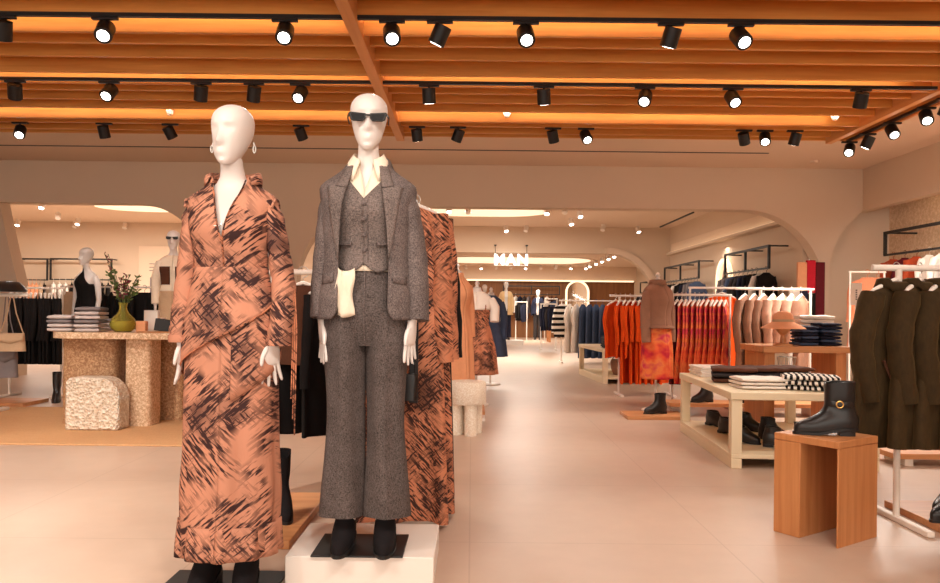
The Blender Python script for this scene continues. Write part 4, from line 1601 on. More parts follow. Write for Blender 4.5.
def form_dress(parent, dz, ztop, zhem, wh, mat, name='dress', nf=8, amp=.018, flare=.5, grow=0.0):
    d = MB()
    P = [(zhem, wh, -wh * .8, wh * .8)] + [((.95 * flare + zhem * (1 - flare)), lerp(.18, wh, .45), -.145, .15)] + [(r[0] + dz, r[1], r[2], r[3]) for r in FB if r[0] > .99]
    P = [p_ for p_ in P]
    zs_ = zlist(zhem, ztop, 40)
    shell(d, P, zs_, lambda z: 0, 60, 1.0, amp, nf, .7, lambda z: max(.05, 1 - (z - zhem) / (1.1)), grow)
    return d.build(name, mat, parent, solid=.004, sharp=80)


def form_sleeves(parent, dz, mat, ln=.58, r=.055, out=.05):
    for sx in (-1, 1):
        s_ = MB()
        n = 14
        s_.tube([(sx * (.145 + out * min(1, k / 5)), .005 - .03 * (k / n) ** 2, 1.485 + dz - ln * k / (n - 1)) for k in range(n)], [(r * (.8 if k == 0 else 1 - .15 * k / n), r * (1.1 - .2 * k / n)) for k in range(n)], 14)
        s_.build('sleeve', mat, parent, sharp=80)


# taupe jacket over a red dress on a form
t, dz = dress_form('white dress form wearing a taupe jacket over a red patterned dress', 658, 8.45, 1.50)
t.rotation_euler.z = .55
form_dress(t, dz, 1.30, .36, .19, 'sunset', amp=.016)
jk = form_dress(t, dz, 1.66 + dz - .06, .92, .185, 'taupe', 'jacket', 5, .006, grow=.022)
form_sleeves(jk, dz, 'taupe', .56, .058, .045)
c_ = MB()
c_.grid([[((.062 + .012 * k) * math.sin(a), .01 - (.055 + .014 * k) * math.cos(a), 1.66 + dz - (.09, .045, .05, .10)[k]) for a in [2 * PI * j / 24 for j in range(24)]] for k in range(4)], True)
c_.build('collar', 'taupe', jk, solid=.01)
pb_ = MB().box(-.33, .30, -.22, .20, .012, .05).build('shoe_board', 'wood_plank', None, bevel=.003, loc=(at(655, 400, 7.95).x, 7.95, -.012))
tag(pb_, 'small wooden floor board under the boot below the taupe jacket', 'board')
boot('black ankle boot on the small floor board below the taupe jacket', (at(660, 400, 7.95).x, 7.95, .038), -1.3, h=.18, heel=.02, L=.27)
pt = thing('display_board', 'long low wooden shoe board behind the cream table', 'board', (at(735, 405, 8.2).x, 8.2, 0))
MB().box(-.75, .95, -.18, .16, .10, .14).build('board', 'wood_plank', pt, bevel=.003)
for x in (-.6, .8): MB().box(x - .03, x + .03, -.15, .13, 0, .10).build('foot', 'white', pt)
boot('black ankle boot on the long board behind the cream table, nearest the aisle', (at(706, 405, 8.15).x, 8.14, .141), -1.3, h=.19, heel=.02, L=.27)
boot('black ankle boot on the long board behind the cream table, farther from aisle', (at(757, 405, 8.15).x, 8.14, .141), -1.3, h=.12, heel=.02, L=.27)

# blush and taupe coats, right of the patterned dresses
YT = 8.5
zt_ = at(765, 289, YT).z
x0, x1 = at(737, 290, YT).x, at(812, 290, YT).x
rack('white clothes rail holding the taupe and blush coats', x0, x1, YT, zt_, posts=(.32, .98), foot=.24)
for i in range(7):
    k = 'blush_jacket' if i in (3, 4, 5) else 'taupe_coat'
    hang(k, lerp(x0 + .09, x1 - .12, i / 6), YT, zt_, .85 + .05 * (i % 2), ('pale blush fleece jacket' if k == 'blush_jacket' else 'taupe wool coat') + f' on the rail behind the hat, {ORD[i]} from the aisle', 'taupe and blush coats')

# wooden table with jeans and the hat
YW = 7.15
W0, W1 = at(766, 346, YW), at(846, 346, YW)
zw = W0.z
wt = thing('wooden_table', 'warm wooden table with stacked jeans and a hat on it, right side', 'table', ((W0.x + W1.x) / 2, YW + .27, 0))
hw_ = (W1.x - W0.x) / 2 + .04
MB().box(-hw_, hw_, -.31, .31, zw - .06, zw).build('table_top', 'wood_plank', wt, bevel=.005)
for sx in (-1, 1): MB().box(sx * (hw_ - .08) - .05, sx * (hw_ - .08) + .05, -.26, .26, 0, zw - .06).build('leg', 'wood_stool', wt, bevel=.005)
a = at(806, 340, YW + .2)
stack('blue folded jeans', 'jeans', 'left on the wooden table', a.x, YW + .25, zw, 6, .17, .30, .030, ['denim', 'navy'], 0, 'folded_jeans', 90)
a = at(828, 340, YW + .2)
stack('dark blue folded jeans', 'jeans', 'right on the wooden table', a.x, YW + .25, zw, 7, .18, .30, .030, ['navy', 'denim', 'navy'], 0, 'folded_jeans', 120)
a = at(812, 330, YW + .55)
stack('white folded shirt', 'shirt', 'behind the jeans on the wooden table', a.x, YW + .52, zw, 7, .34, .20, .040, ['whitecloth'], 0, 'folded_shirt', 140)
a = at(783, 330, YW + .05)
hs = thing('hat_stand', 'wooden head-shaped stand under the peach hat', 'stand', (a.x, YW + .05, zw))
MB().lathe([(.01, 0), (.09, 0), (.09, .015), (.03, .03), (.022, .10), (.05, .13), (.075, .17), (.08, .22), (.07, .27), (.03, .29)], 20).build('head_block', 'wood_plank', hs)
ht = thing('brimmed_hat', 'peach felt hat with a drooping brim on the wooden stand', 'hat', (a.x, YW + .05, zw + .20))
MB().lathe([(.205, -.035), (.20, -.030), (.15, .0), (.095, .03), (.090, .07), (.082, .10), (.05, .125), (.01, .13)], 28).build('crown', 'peach', ht)
MB().lathe([(.094, .028), (.097, .03), (.096, .052), (.092, .05)], 28).build('band', 'beige', ht)

# ---- niche on the right: black frame rail with rust clothes, salmon coat, small sign
def wall_frame(label, axis, a0, a1, b, z0, z1, nposts=2, off=.0, group='black wall frames'):
    """Black square-tube hanging frame; axis y: runs in depth at x=b; axis x: runs across at y=b."""
    mid = (a0 + a1) / 2
    t = thing('wall_rail', label, 'rail', (b, mid, z0) if axis == 'y' else (mid, b, z0), PI / 2 if axis == 'y' else 0, group)
    L, h = a1 - a0, z1 - z0
    MB().box(-L / 2, L / 2, -.02, .02, h - .04, h).build('top_bar', 'black', t)
    MB().box(-L / 2, L / 2, -.015, .015, -.015, .015).build('rail', 'black', t)
    for k in range(nposts):
        x = lerp(-L / 2 + .02, L / 2 - .02, k / (nposts - 1))
        MB().box(x - .02, x + .02, -.02, .02, 0, h - .041).build('post', 'black', t)
        y1 = -off if axis == 'y' else off
        MB().box(x - .015, x + .015, min(0, y1), max(0, y1), h - .03, h - .005).build('wall_arm', 'black', t)
    return t


wall_frame('long black hanging frame in the right niche above the fur jackets', 'y', 6.2, 11.35, 6.15, 1.98, 2.33, 3, XN - 6.15)
kinds = ['rust_jacket', 'maroon_jacket', 'rust_jacket', 'white_top', 'white_top', 'maroon_jacket', 'rust_jacket', 'brown_top', 'maroon_jacket', 'rust_jacket', 'rust_jacket', 'maroon_jacket', 'rust_jacket', 'brown_top']
word = {'rust_jacket': 'rust red jacket', 'maroon_jacket': 'dark maroon jacket', 'white_top': 'white blouse', 'brown_top': 'brown jacket', 'peach_top': 'peach blouse', 'black_top': 'black top', 'charcoal_top': 'charcoal top', 'navy_top': 'navy shirt',
        'grey_top': 'grey jacket', 'denim_jacket': 'blue denim jacket', 'black_coat': 'black coat', 'beige_coat': 'beige coat', 'salmon_coat': 'salmon coat', 'white_dress': 'white dress', 'denim_dress': 'long blue denim dress', 'stripe_sweater': 'black and white striped sweater'}
for i, k in enumerate(kinds):
    hang(k, 6.15, 11.1 - i * .29, 1.98, .35 + .1 * (i % 2), f'{word[k]} on the black frame in the right niche, {ORD[i]} from the far end', 'clothes on the right niche frame', parts=False)
ys = 10.4
zs_ = at(866, 272, ys).z
rack('short white rail holding the salmon coat by the niche', at(850, 300, ys).x, at(884, 300, ys).x, ys, zs_, posts=(0, 1))
hang('salmon_coat', at(867, 300, ys).x, ys, zs_, -.3, 'salmon coat on the short white rail by the niche, nearest the sign', 'salmon coats', parts=False)
hang('salmon_coat', at(876, 300, ys).x, ys, zs_, -.5, 'salmon coat on the short white rail by the niche, right one', 'salmon coats', parts=False)
sg_ = thing('sign_holder', 'small upright white sign above the jeans on the wooden table', 'sign', (at(856, 300, 7.5).x, 7.5, 0))
zz0, zz1 = at(856, 305, 7.5).z, at(856, 283, 7.5).z
MB().box(-.055, .055, -.006, .006, zz0, zz1).build('panel', 'podium', sg_)
MB().tube([(0, 0, .02), (0, 0, zz0)], .01, 8).build('pole', 'white', sg_)
MB().lathe([(.01, 0), (.12, 0), (.12, .015), (.01, .02)], 20).build('base', 'white', sg_)
for k in range(5): MB().box(-.008, .008, -.0085, -.0065, zz0 + .05 + k * .022, zz0 + .064 + k * .022).build('text_mark', 'greycloth', sg_)

# ---- colour boards standing by the arch on the right
for (px0, px1, py0, py1, m_, lab, dy_) in ((797, 806, 262, 318, 'peach', 'tall peach cloth board by the right arch pier', .06), (806, 815, 260, 293, 'redcloth', 'crimson cloth board, upper right of the coloured boards', .06), (806, 815, 293, 320, 'blackcloth', 'black cloth board below the crimson one', .06),
                                            (815, 824, 262, 322, 'maroon', 'dark maroon cloth board, rightmost of the coloured boards', .06), (789, 799, 289, 330, 'whitecloth', 'low white cloth board, left front of the coloured boards', -.10), (799, 807, 289, 330, 'navy', 'low navy cloth board, right front of the coloured boards', -.10)):
    if 'redcloth' not in M: M['redcloth'] = fabric('red_cloth', srgb(196, 36, 52), .2)
    Yc = 11.35 + dy_
    a, b_ = at(px0, py0, Yc), at(px1, py1, Yc)
    zb = 0 if py1 > 315 else b_.z
    o = MB().box(-(b_.x - a.x) / 2 + .004, (b_.x - a.x) / 2 - .004, -.03, .03, 0, a.z - zb - .003).build('cloth_board', m_, None, bevel=.008, loc=((a.x + b_.x) / 2, Yc, zb))
    tag(o, lab, 'display board', 'coloured cloth boards')

# ---- frames with clothes along the right wall of the back room
rk = ['grey_top', 'navy_top', 'black_top', 'charcoal_top', 'white_top', 'grey_top', 'black_top', 'navy_top', 'charcoal_top', 'black_top', 'denim_jacket', 'black_top']
for f, (y0, y1, lab, n) in enumerate(((12.75, 15.0, 'nearer black hanging frame on the right wall of the back room', 10), (16.7, 19.7, 'farther black hanging frame on the right wall of the back room', 12))):
    wall_frame(lab, 'y', y0, y1, 4.98, 1.86, 2.25, 3, XB - 4.98)
    for i in range(n):
        k = rk[(i * 5 + f * 3) % 12]
        hang(k, 4.98, y1 - .12 - i * (y1 - y0 - .24) / (n - 1), 1.86, .35, f'{word[k]} on the {"nearer" if f == 0 else "farther"} right back wall frame, {ORD[i]} from its far end', 'clothes on the right back wall frames', parts=False)

# ---- aisle, far right rack with stripes and denim
YD = 16.2
zd = at(600, 301, YD).z
x0, x1 = at(560, 301, YD).x, at(640, 301, YD).x
rack('white clothes rail with the striped sweater and denim dresses', x0, x1, YD, zd, posts=(.02, .98), foot=.5)
seq = ['stripe_sweater', 'white_dress', 'white_dress', 'denim_dress', 'denim_dress', 'denim_dress', 'denim_dress', 'denim_dress', 'navy_top', 'charcoal_top', 'navy_top', 'charcoal_top']
for i, k in enumerate(seq):
    hang(k, x0 + .07 + i * (x1 - x0 - .16) / 11, YD, zd, 1.0 if i else .35, f'{word[k]} on the white rail far down the aisle, {ORD[i]} from left', 'clothes on the far denim rail', parts=False)

# ---- middle left of the aisle: stone stool, peach dress and other dress forms
ps = fl(467, 434)
so_ = thing('stone_stool', 'pale stone stool with thick drum top and column legs beside the aisle', 'stool', tuple(ps))
MB().lathe([(.01, .27), (.155, .27), (.165, .285), (.165, .455), (.155, .47), (.01, .47)], 28).build('drum', 'pouf2', so_)
for (x, y) in ((-.10, -.03), (.03, -.08), (.08, .08), (-.05, .09)):
    MB().lathe([(.01, 0), (.055, 0), (.055, .27), (.01, .27)], 16, (x, y, 0)).build('leg', 'pouf2', so_)
t, dz = dress_form('white dress form in a long peach dress behind the stone stool', 457, ps.y + .55, at(456, 270, ps.y + .55).z + .03)
form_dress(t, dz, 1.60 + dz, .12, .24, 'peach', amp=.03, nf=7, flare=.3)
form_sleeves(t.children[-1], dz, 'peach', .5, .05, .03)
t.rotation_euler.z = .8
YF = 8.8
t, dz = dress_form('dress form in a rust patterned dress and white lace top', 477, YF, at(477, 284, YF).z)
dd = form_dress(t, dz, 1.42 + dz, .36, .24, 'tiedye2', amp=.022)
d = MB()
shell(d, [(r[0] + dz, r[1] + .004, r[2] - .004, r[3] + .004) for r in FB], zlist(1.36 + dz, 1.57 + dz, 14), lambda z: 0, 40)
d.build('lace_top', 'whitecloth', t, solid=.004)
form_sleeves(t.children[-1], dz, 'whitecloth', .26, .062, .06)
YF = 11.2
t, dz = dress_form('dress form in blue denim behind the rust patterned dress', 491, YF, at(491, 290, YF).z)
form_dress(t, dz, 1.58 + dz, .42, .24, 'denim', amp=.02)
form_sleeves(t.children[-1], dz, 'denim', .55, .055, .05)
for k, (px, py, ln, lab) in enumerate(((478, 421, .62, 'wooden display board with white edge on the floor beside the stone stool'), (478, 400, .70, 'wooden display board with white edge on the floor beyond the stone stool'))):
    p0 = fl(px + 7, py)
    pt = thing('display_board', lab, 'board', (p0.x - .34, p0.y, 0))
    MB().box(-.34, .34, 0, ln, .06, .09).build('board', 'wood_plank', pt, bevel=.003)
    MB().box(-.34, .34, -.012, ln, 0, .03).build('foot', 'white', pt)
    for yy in (.05, ln - .1): MB().box(-.30, .30, yy, yy + .05, .03, .06).build('spacer', 'white', pt)
boot('black boot on the wooden board beyond the stone stool', (fl(478, 396).x - .25, fl(478, 400).y + .25, .091), -.6, h=.2, heel=.02)

# ---- rack behind the suit: long dresses, black dress, belt and bag
YL = 3.86
xl = at(402, 203, YL).x
zl = at(402, 203, YL).z + .075
rack('tall white rail behind the grey suit holding long patterned dresses', YL - .12, YL + 1.0, xl, zl, posts=(.12, .95), foot=.5, along='y')
for i in range(4):
    hang('maxi_dress', xl + (0, .02, -.02, .01)[i], YL + i * .17, zl, (-.10, .08, -.05, .1)[i], f'long rust tie-dye dress behind the grey suit, {["nearest", "second", "third", "farthest"][i]} on the rail', 'long dresses behind the grey suit')
hang('black_maxi', xl + .035, YL + .40, zl, .0, 'long black dress hanging behind the rust tie-dye dresses', 'long black dress', scale=(1.0, 1, 1))
b = thing('studded_belt', 'black studded belt hanging in front of the rust dresses behind the suit', 'belt', (at(414, 330, 3.75).x, 3.755, at(415, 330, 3.75).z))
MB().box(-.005, .005, -.003, .003, .10, zl - b.location.z - .02).build('cord', 'black', b)
MB().box(-.022, .022, -.003, .003, -.36, .10).build('strap', 'blackleather', b)
for k in range(9): MB().tube([(0, -.003, -.33 + k * .055), (0, -.006, -.33 + k * .055)], .006, 10).build('eyelet', 'steel', b)
b = thing('handbag', 'small black bag hanging beside the right hand of the grey suit', 'bag', (at(409, 384, 3.75).x - .01, 3.74, at(408, 400, 3.75).z))
bag_ = MB()
bag_.grid([[(lerp(.05, .058, k / 5) * (1 if k < 5 else .9) * math.copysign(abs(math.cos(a)) ** .5, math.cos(a)), .025 * math.sin(a), .13 * k / 5) for a in [2 * PI * j / 24 for j in range(24)]] for k in range(6)], True, True, True)
bag_.build('body', 'blackleather', b)
MB().tube([(-.045, 0, .12), (-.03, 0, .28), (0, 0, .36), (.03, 0, .28), (.045, 0, .12)], .004, 6).build('handle', 'blackleather', b)
MB().tube([(0, 0, .355), (0, 0, zl - b.location.z - .01)], .003, 5).build('tag_cord', 'black', b)

# ---- rack between the two mannequins
YK = 4.25
x0, x1 = at(246, 277, YK).x, at(331, 277, YK).x
zk = at(290, 272, YK).z
rack('clothes rail between the two mannequins holding black clothes', x0, x1, YK, zk, posts=(.02, .32), foot=.20, z0=.041)
for i, (k, px, rz, lab) in enumerate((('black_coat', 255, .7, 'long black coat on the rail between the mannequins, leftmost'), ('black_coat', 268, .8, 'long black coat on the rail between the mannequins, second from the left'), ('black_coat', 280, .8, 'long black coat on the rail between the mannequins, beside the brown knit'),
                                      ('dark_knit', 303, .15, 'dark brown knit sweater on the rail between the mannequins'), ('black_coat', 329, 1.15, 'long black coat nearest the grey suit between the mannequins'))):
    hang(k, at(px, 300, YK).x, YK, zk, rz, lab, 'clothes between the mannequins', scale=(1, 1, .86) if k == 'black_coat' else None)
bd = MB().box(-.26, .22, -.46, .46, .02, .06).build('shoe_board', 'wood_plank', None, bevel=.004, loc=(-1.04, 3.92, -.02))
tag(bd, 'wooden floor board between the two mannequins with a black heeled boot on it', 'board')
boot('black high heeled boot on the wooden board between the mannequins', (at(281, 480, 3.85).x, 3.85, .041), .45, h=.26, heel=.07, L=.23, mat='suede', name='heeled_boot')

# ---- left: rug, stone table and what stands on it
rg = [fl(178, 448), fl(-80, 446), fl(-60, 410), fl(300, 411)]
RX0, RX1 = -6.2, -1.75
ra = MB().box(RX0, RX1, 5.98, 8.15, 0, .014).build('jute_rug', 'rug', None, bevel=.004)
tag(ra, 'large brown woven jute rug under the stone table on the left', 'rug')
ZTB = .865
tb = thing('stone_table', 'speckled stone table with pillar legs on the jute rug', 'table', (-3.05, 7.15, .014))
P = []
x0, x1, y0, y1 = at(38, 333, 6.75).x + 3.05, 1.15, -.42, .62
for cx, cy, a0 in ((x1 - .2, y1 - .2, 0), (x0 + .35, y1 - .35, 90), (x0 + .35, y0 + .35, 180), (x1 - .2, y0 + .2, 270)):
    r_ = .2 if cx > 0 else .35
    P += [(cx + r_ * math.cos(math.radians(a0 + 90 * k / 8)), cy + r_ * math.sin(math.radians(a0 + 90 * k / 8))) for k in range(9)]
MB().prism(P, ZTB - .014 - .058, ZTB - .014).build('table_top', 'terrazzo', tb, bevel=.006)
pil = lambda cx, cy, w, d_: [(cx + w / 2 * math.copysign(abs(math.cos(a)) ** .35, math.cos(a)), cy + d_ / 2 * math.copysign(abs(math.sin(a)) ** .35, math.sin(a))) for a in [2 * PI * k / 32 for k in range(32)]]
xa = at(94, 380, 7.1).x + 3.05
MB().prism(pil(xa, .05, .52, .45), 0, ZTB - .0722).build('leg', 'terrazzo2', tb, sharp=30)
xb = at(137, 400, 6.9).x + 3.05
MB().prism(pil(xb, -.12, .24, .28), 0, ZTB - .0722).build('leg', 'terrazzo', tb, sharp=30)
xc = at(163, 380, 7.4).x + 3.05
MB().prism(pil(xc + .08, .30, .30, .30), 0, ZTB - .0722).build('leg', 'terrazzo2', tb, sharp=30)
pp = fl(93, 433.5)
pf = thing('stone_pouf', 'rough white stone block with a rounded corner in front of the stone table', 'pouf', (pp.x - .05, pp.y + .18, .014))
P = [(-.235, 0), (.235, 0), (.235, .28)] + arc(.055, .28, .18, 0, 90, 8) + arc(-.175, .40, .06, 90, 180, 5)
MB().prism(P, -.11, .11, 'y').build('block', 'pouf', pf, bevel=.02)
for i, (px, yy, n) in enumerate(((65, 6.95, 4), (92, 6.90, 6), (108, 7.45, 3))):
    a = at(px, 325, yy)
    stack('grey folded knit', 'sweater', ['left on the stone table', 'in the middle of the stone table', 'right on the stone table'][i], a.x, yy, ZTB, n, .21, .27, .036, ['palegrey', 'palegrey', 'greycloth'], .1, 'folded_sweater', 200 + 17 * i)
va = at(123, 325, 7.0)
vs = thing('glass_vase', 'round yellow green glass vase on the stone table', 'vase', (va.x, 7.0, ZTB + .001))
MB().lathe([(.01, .0), (.07, .0), (.105, .03), (.115, .07), (.10, .12), (.05, .17), (.034, .21), (.036, .25), (.045, .27), (.041, .27), (.031, .25), (.029, .21), (.045, .167), (.094, .12), (.108, .07), (.099, .035), (.068, .008), (.01, .008)], 28).build('vessel', 'yellow_glass', vs)
MB().lathe([(.01, .010), (.066, .010), (.097, .036), (.105, .07), (.098, .10), (.01, .10)], 24).build('water', plain('vase_water', srgb(190, 180, 90), .1), vs)
bq = thing('flower_bouquet', 'bunch of green leaves and plum flowers standing in the glass vase', 'flowers', (va.x, 7.0, ZTB + .02))
for k in range(16):
    rr_ = random.Random(k)
    a = rr_.uniform(0, 2 * PI)
    sp = rr_.uniform(.03, .17)
    h_ = rr_.uniform(.36, .56)
    if k in (3, 9): h_, sp, a = .70, .18, PI * (1.0 if k == 3 else .9)
    tip = Vector((math.cos(a) * sp, math.sin(a) * sp, h_))
    MB().tube([(0, 0, .01), (math.cos(a) * .018, math.sin(a) * .018, .22), tip * .75 + Vector((0, 0, .08)), tip], .0028, 5).build('stem', 'leaf', bq)
    plum = k % 3 == 0
    lf = MB()
    for q in range(26 if not plum else 18):
        t_ = rr_.uniform(.45, 1.02)
        b0 = Vector((math.cos(a) * .018, math.sin(a) * .018, .22)).lerp(tip, (t_ - .3) / .72)
        dv = Vector((rr_.uniform(-1, 1), rr_.uniform(-1, 1), rr_.uniform(-.2, 1))).normalized() * rr_.uniform(.025, .055)
        sd = dv.cross(Vector((rr_.uniform(-1, 1), rr_.uniform(-1, 1), .3))).normalized() * .009
        i0 = len(lf.v)
        lf.v += [tuple(b0), tuple(b0 + dv * .5 + sd), tuple(b0 + dv), tuple(b0 + dv * .5 - sd)]
        lf.f.append((i0, i0 + 1, i0 + 2, i0 + 3))
    lf.build('blossom' if plum else 'leaf', 'petal' if plum else 'leaf', bq)
for i, (px, yy, w_, h_, m_, lab) in enumerate(((142, 7.05, .09, .10, 'peach', 'small peach paper box beside the vase on the stone table'), (152, 7.25, .13, .20, 'podium', 'upright white card block behind the black box on the stone table'), (160, 7.35, .10, .13, 'podium', 'lower white card block at the back of the stone table'))):
    a = at(px, 320, yy)
    o = MB().box(-w_ / 2, w_ / 2, -.03, .03, 0, h_).build('display_card', m_, None, bevel=.003, loc=(a.x, yy, ZTB + .001))
    tag(o, lab, 'card')
a = at(163, 325, 6.95)
o = MB().box(-.075, .075, -.05, .05, 0, .11).build('black_box', 'black', None, bevel=.004, loc=(a.x, 6.95, ZTB + .012))
o.rotation_euler = (.0, .14, .3)
tag(o, 'tilted small black box on the right of the stone table', 'box')
a = at(160, 330, 6.85)
o = MB().box(-.20, .22, -.06, .12, 0, .010).build('wooden_tray', 'wood_plank', None, bevel=.003, loc=(a.x, 6.88, ZTB + .001))
tag(o, 'flat pale wooden tray under the black box on the stone table', 'tray')

# ---- mannequins behind the table
def small_mannequin(label, px, Y, z0, rz, scale=1.0):
    P = at(px, 300, Y)
    t = thing('mannequin', label, 'mannequin', (P.x, Y, z0), rz)
    t.scale = (scale,) * 3
    mannequin_body(yaw=-.2, arms=[([(sx * .14, .01, 1.475), (sx * .185, .015, 1.40), (sx * .205, .02, 1.18), (sx * .20, -.02, .95)], [.040, .042, .034, .024]) for sx in (-1, 1)]).build('body', 'mann', t)
    for sx in (-1, 1):
        hand('hand', t, (sx * .20, -.022, .925), -sx, rz=.3)
    MB().lathe([(.01, -.012), (.20, -.012), (.20, .0), (.01, .0)], 28).build('base_plate', 'white', t)
    return t


t = small_mannequin('bald white mannequin in a black halter dress behind the stone table', 86, 10.2, .012, -.35)
d = MB()
HALT = [(r[0], r[1] + .010, r[2] - .012, r[3] + .010) for r in BODY]
HALT = [(.45, .21, -.15, .17), (.75, .19, -.12, .15)] + HALT
rows = []
for i in range(36):
    row = []
    for j in range(49):
        a = 2 * PI * j / 48
        top = lerp(1.60, 1.38, min(1, abs(math.sin(a)) ** .7 * 1.1)) if math.cos(a) > 0 else 1.36
        z = lerp(.45, top, i / 35)
        rx, yf, yb = table(HALT, z)
        yc = (yf + yb) / 2
        c_ = math.cos(a)
        row.append((rx * math.sin(a), yc - (yc - yf) * c_ if c_ > 0 else yc + (yb - yc) * -c_, z))
    rows.append(row)
d.grid(rows)
d.build('halter_dress', 'blackcloth', t, solid=.004, sharp=80)
t = small_mannequin('white mannequin with sunglasses and a pale lace top behind the dress mannequin', 173, 9.4, .012 + .16, .3)
tp_ = shell(MB(), [(r[0], r[1], r[2], r[3]) for r in FB], zlist(1.12, 1.56, 22), lambda z: 0, 48).build('lace_top', 'ivory', t, solid=.004)
shell(MB(), [(.3, .24, -.2, .22), (.75, .20, -.15, .18)] + FB, zlist(.3, 1.16, 20), lambda z: 0, 48).build('skirt', 'beige', t, solid=.004)
form_sleeves(tp_, -.0, 'ivory', .52, .06, .05)
vb = shell(MB(), [(r[0], r[1] + .008, r[2] - .008, r[3] + .008) for r in FB], zlist(1.20, 1.42, 12), lambda z: .03, 48).build('bodice', 'brown', t, solid=.004)
gl2 = MB()
for sx in (-1, 1): gl2.prism([(sx * .008, .014), (sx * .070, .018), (sx * .072, -.008), (sx * .054, -.02), (sx * .018, -.018)], -.004, .004, 'y')
gl2.bar((-.012, 0, .008), (.012, 0, .008), .006, .007)
o = gl2.build('sunglasses', 'black', t)
o.location = (-.012, -.106, 1.772)
o.rotation_euler = (0, 0, -.2)
pdm = MB().box(-.28, .28, -.28, .28, 0, .16).build('display_podium', 'podium', None, bevel=.004, loc=(t.location.x, 9.4, 0))
tag(pdm, 'white square podium under the mannequin with the pale lace top', 'podium')

# ---- left edge: bag rail, black clothes
YBG = 7.6
x0, x1 = at(-14, 294, YBG).x, at(27, 294, YBG).x
zb_ = at(10, 295, YBG).z
rack('pale rail with hanging bags at the left edge of the photo', x0, x1, YBG, zb_, posts=(.02, .12), foot=.6, r=.016, z0=.015)
def bag(label, x, y, ztop, zbag, w, h, mat, handle=True):
    t = thing('handbag', label, 'bag', (x, y, zbag), .15, 'bags on the left rail')
    b = MB()
    b.grid([[(w / 2 * (1 - .12 * (k / 5)) * math.copysign(abs(math.cos(a)) ** .45, math.cos(a)), .05 * (1 - .5 * k / 5) * math.sin(a), h * k / 5) for a in [2 * PI * j / 28 for j in range(28)]] for k in range(6)], True, True, True)
    b.build('body', mat, t)
    f_ = MB()
    f_.grid([[(w / 2 * .92 * (-1 + 2 * i / 6), -.052 + .02 * k / 3 - .004 * math.sin(i), h - h * .55 * (3 - k) / 3 * (1 - .3 * abs(i / 3 - 1))) for i in range(7)] for k in range(4)])
    f_.build('flap', mat, t, solid=.006)
    for sx in (-1, 1):
        MB().tube([(sx * w * .42, 0, h * .9), (sx * w * .15, .0, (ztop - zbag) * .7), (sx * .012, 0, ztop - zbag)], .006, 6).build('strap', mat, t)
    return t


bag('beige leather handbag hanging by long straps at the left edge', at(14, 345, YBG).x, YBG - .04, zb_ - .02, at(14, 351, YBG).z, .27, .18, 'beige')
bag('grey fabric bag hanging behind the beige handbag at the left edge', at(3, 345, YBG).x, YBG + .06, zb_ - .02, at(4, 378, YBG).z, .22, .34, 'greycloth')
a = at(8, 283, YBG)
cp = thing('leather_hat', 'black leather cap lying on the bag rail at the left edge', 'hat', (a.x, YBG, zb_ + .032))
MB().lathe([(.16, 0), (.17, .015), (.14, .06), (.10, .10), (.01, .11)], 24).build('crown', 'blackleather', cp)
MB().prism([(-.12, -.10), (.12, -.10), (.08, -.22), (-.08, -.22)], .0, .012).build('peak', 'blackleather', cp)
bd = MB().box(-.5, .10, -.25, .25, .02, .06).build('shoe_board', 'wood_plank', None, bevel=.003, loc=(at(2, 390, 8.0).x, 8.46, -.02))
tag(bd, 'wooden floor board at the left edge below the bag rail', 'board')
YBK = 9.2
x0, x1 = at(8, 292, YBK).x, at(64, 292, YBK).x
zbk = at(36, 288, YBK).z
rack('white rail with a dense row of black coats on the left', x0, x1, YBK, zbk, posts=(.04, .97), foot=.46)
for i in range(11):
    hang('black_coat', lerp(x0 + .05, x1 - .06, i / 10), YBK, zbk, -1.0 - .05 * (i % 3), f'black coat on the crowded left rail, {ORD[i]} from the left', 'black coats on the left rail')
boot('black boot on the floor below the left black coats', (at(57, 388, 8.7).x, 8.7, 0), .4, h=.3, heel=.03)
x0, x1 = at(62, 290, 11.2).x, at(160, 290, 11.2).x
zl2 = at(110, 287, 11.2).z
rack('long white rail behind the black halter mannequin', x0, x1, 11.2, zl2, posts=(.03, .97), foot=.5)
seq = ['beige_coat', 'beige_coat', 'black_coat', 'black_coat', 'black_top', 'black_top', 'charcoal_top', 'black_coat', 'black_top', 'black_top', 'black_coat']
for i, k in enumerate(seq):
    hang(k, lerp(x0 + .1, x1 - .1, i / 10), 11.2, zl2, (-.3 if i < 2 or i > 7 else -.9), f'{word[k]} on the long rail behind the halter mannequin, {ORD[i]} from the left', 'clothes on the long left rail', parts=False)
# hanging frames on the far left wall
for f, (px0, px1, lab, ks) in enumerate(((17, 48, 'left black hanging frame on the far left wall', ['black_top', 'peach_top', 'peach_top', 'peach_top', 'peach_top', 'beige_coat', 'black_top']),
                                         (50, 112, 'right black hanging frame on the far left wall', ['white_top', 'white_top', 'white_top', 'black_top', 'black_top', 'charcoal_top', 'black_top', 'charcoal_top', 'black_top', 'black_top']))):
    a, b_ = at(px0, 258, Y2 - .3), at(px1, 280, Y2 - .3)
    wall_frame(lab, 'x', a.x, b_.x, Y2 - .3, b_.z, a.z, 2, .3)
    for i, k in enumerate(ks):
        hang(k, lerp(a.x + .1, b_.x - .1, i / (len(ks) - 1)), Y2 - .3, b_.z, -1.0, f'{word[k]} on the {"left" if f == 0 else "right"} far left wall frame, {ORD[i]} from the left', 'clothes on the far left wall frames', parts=False)
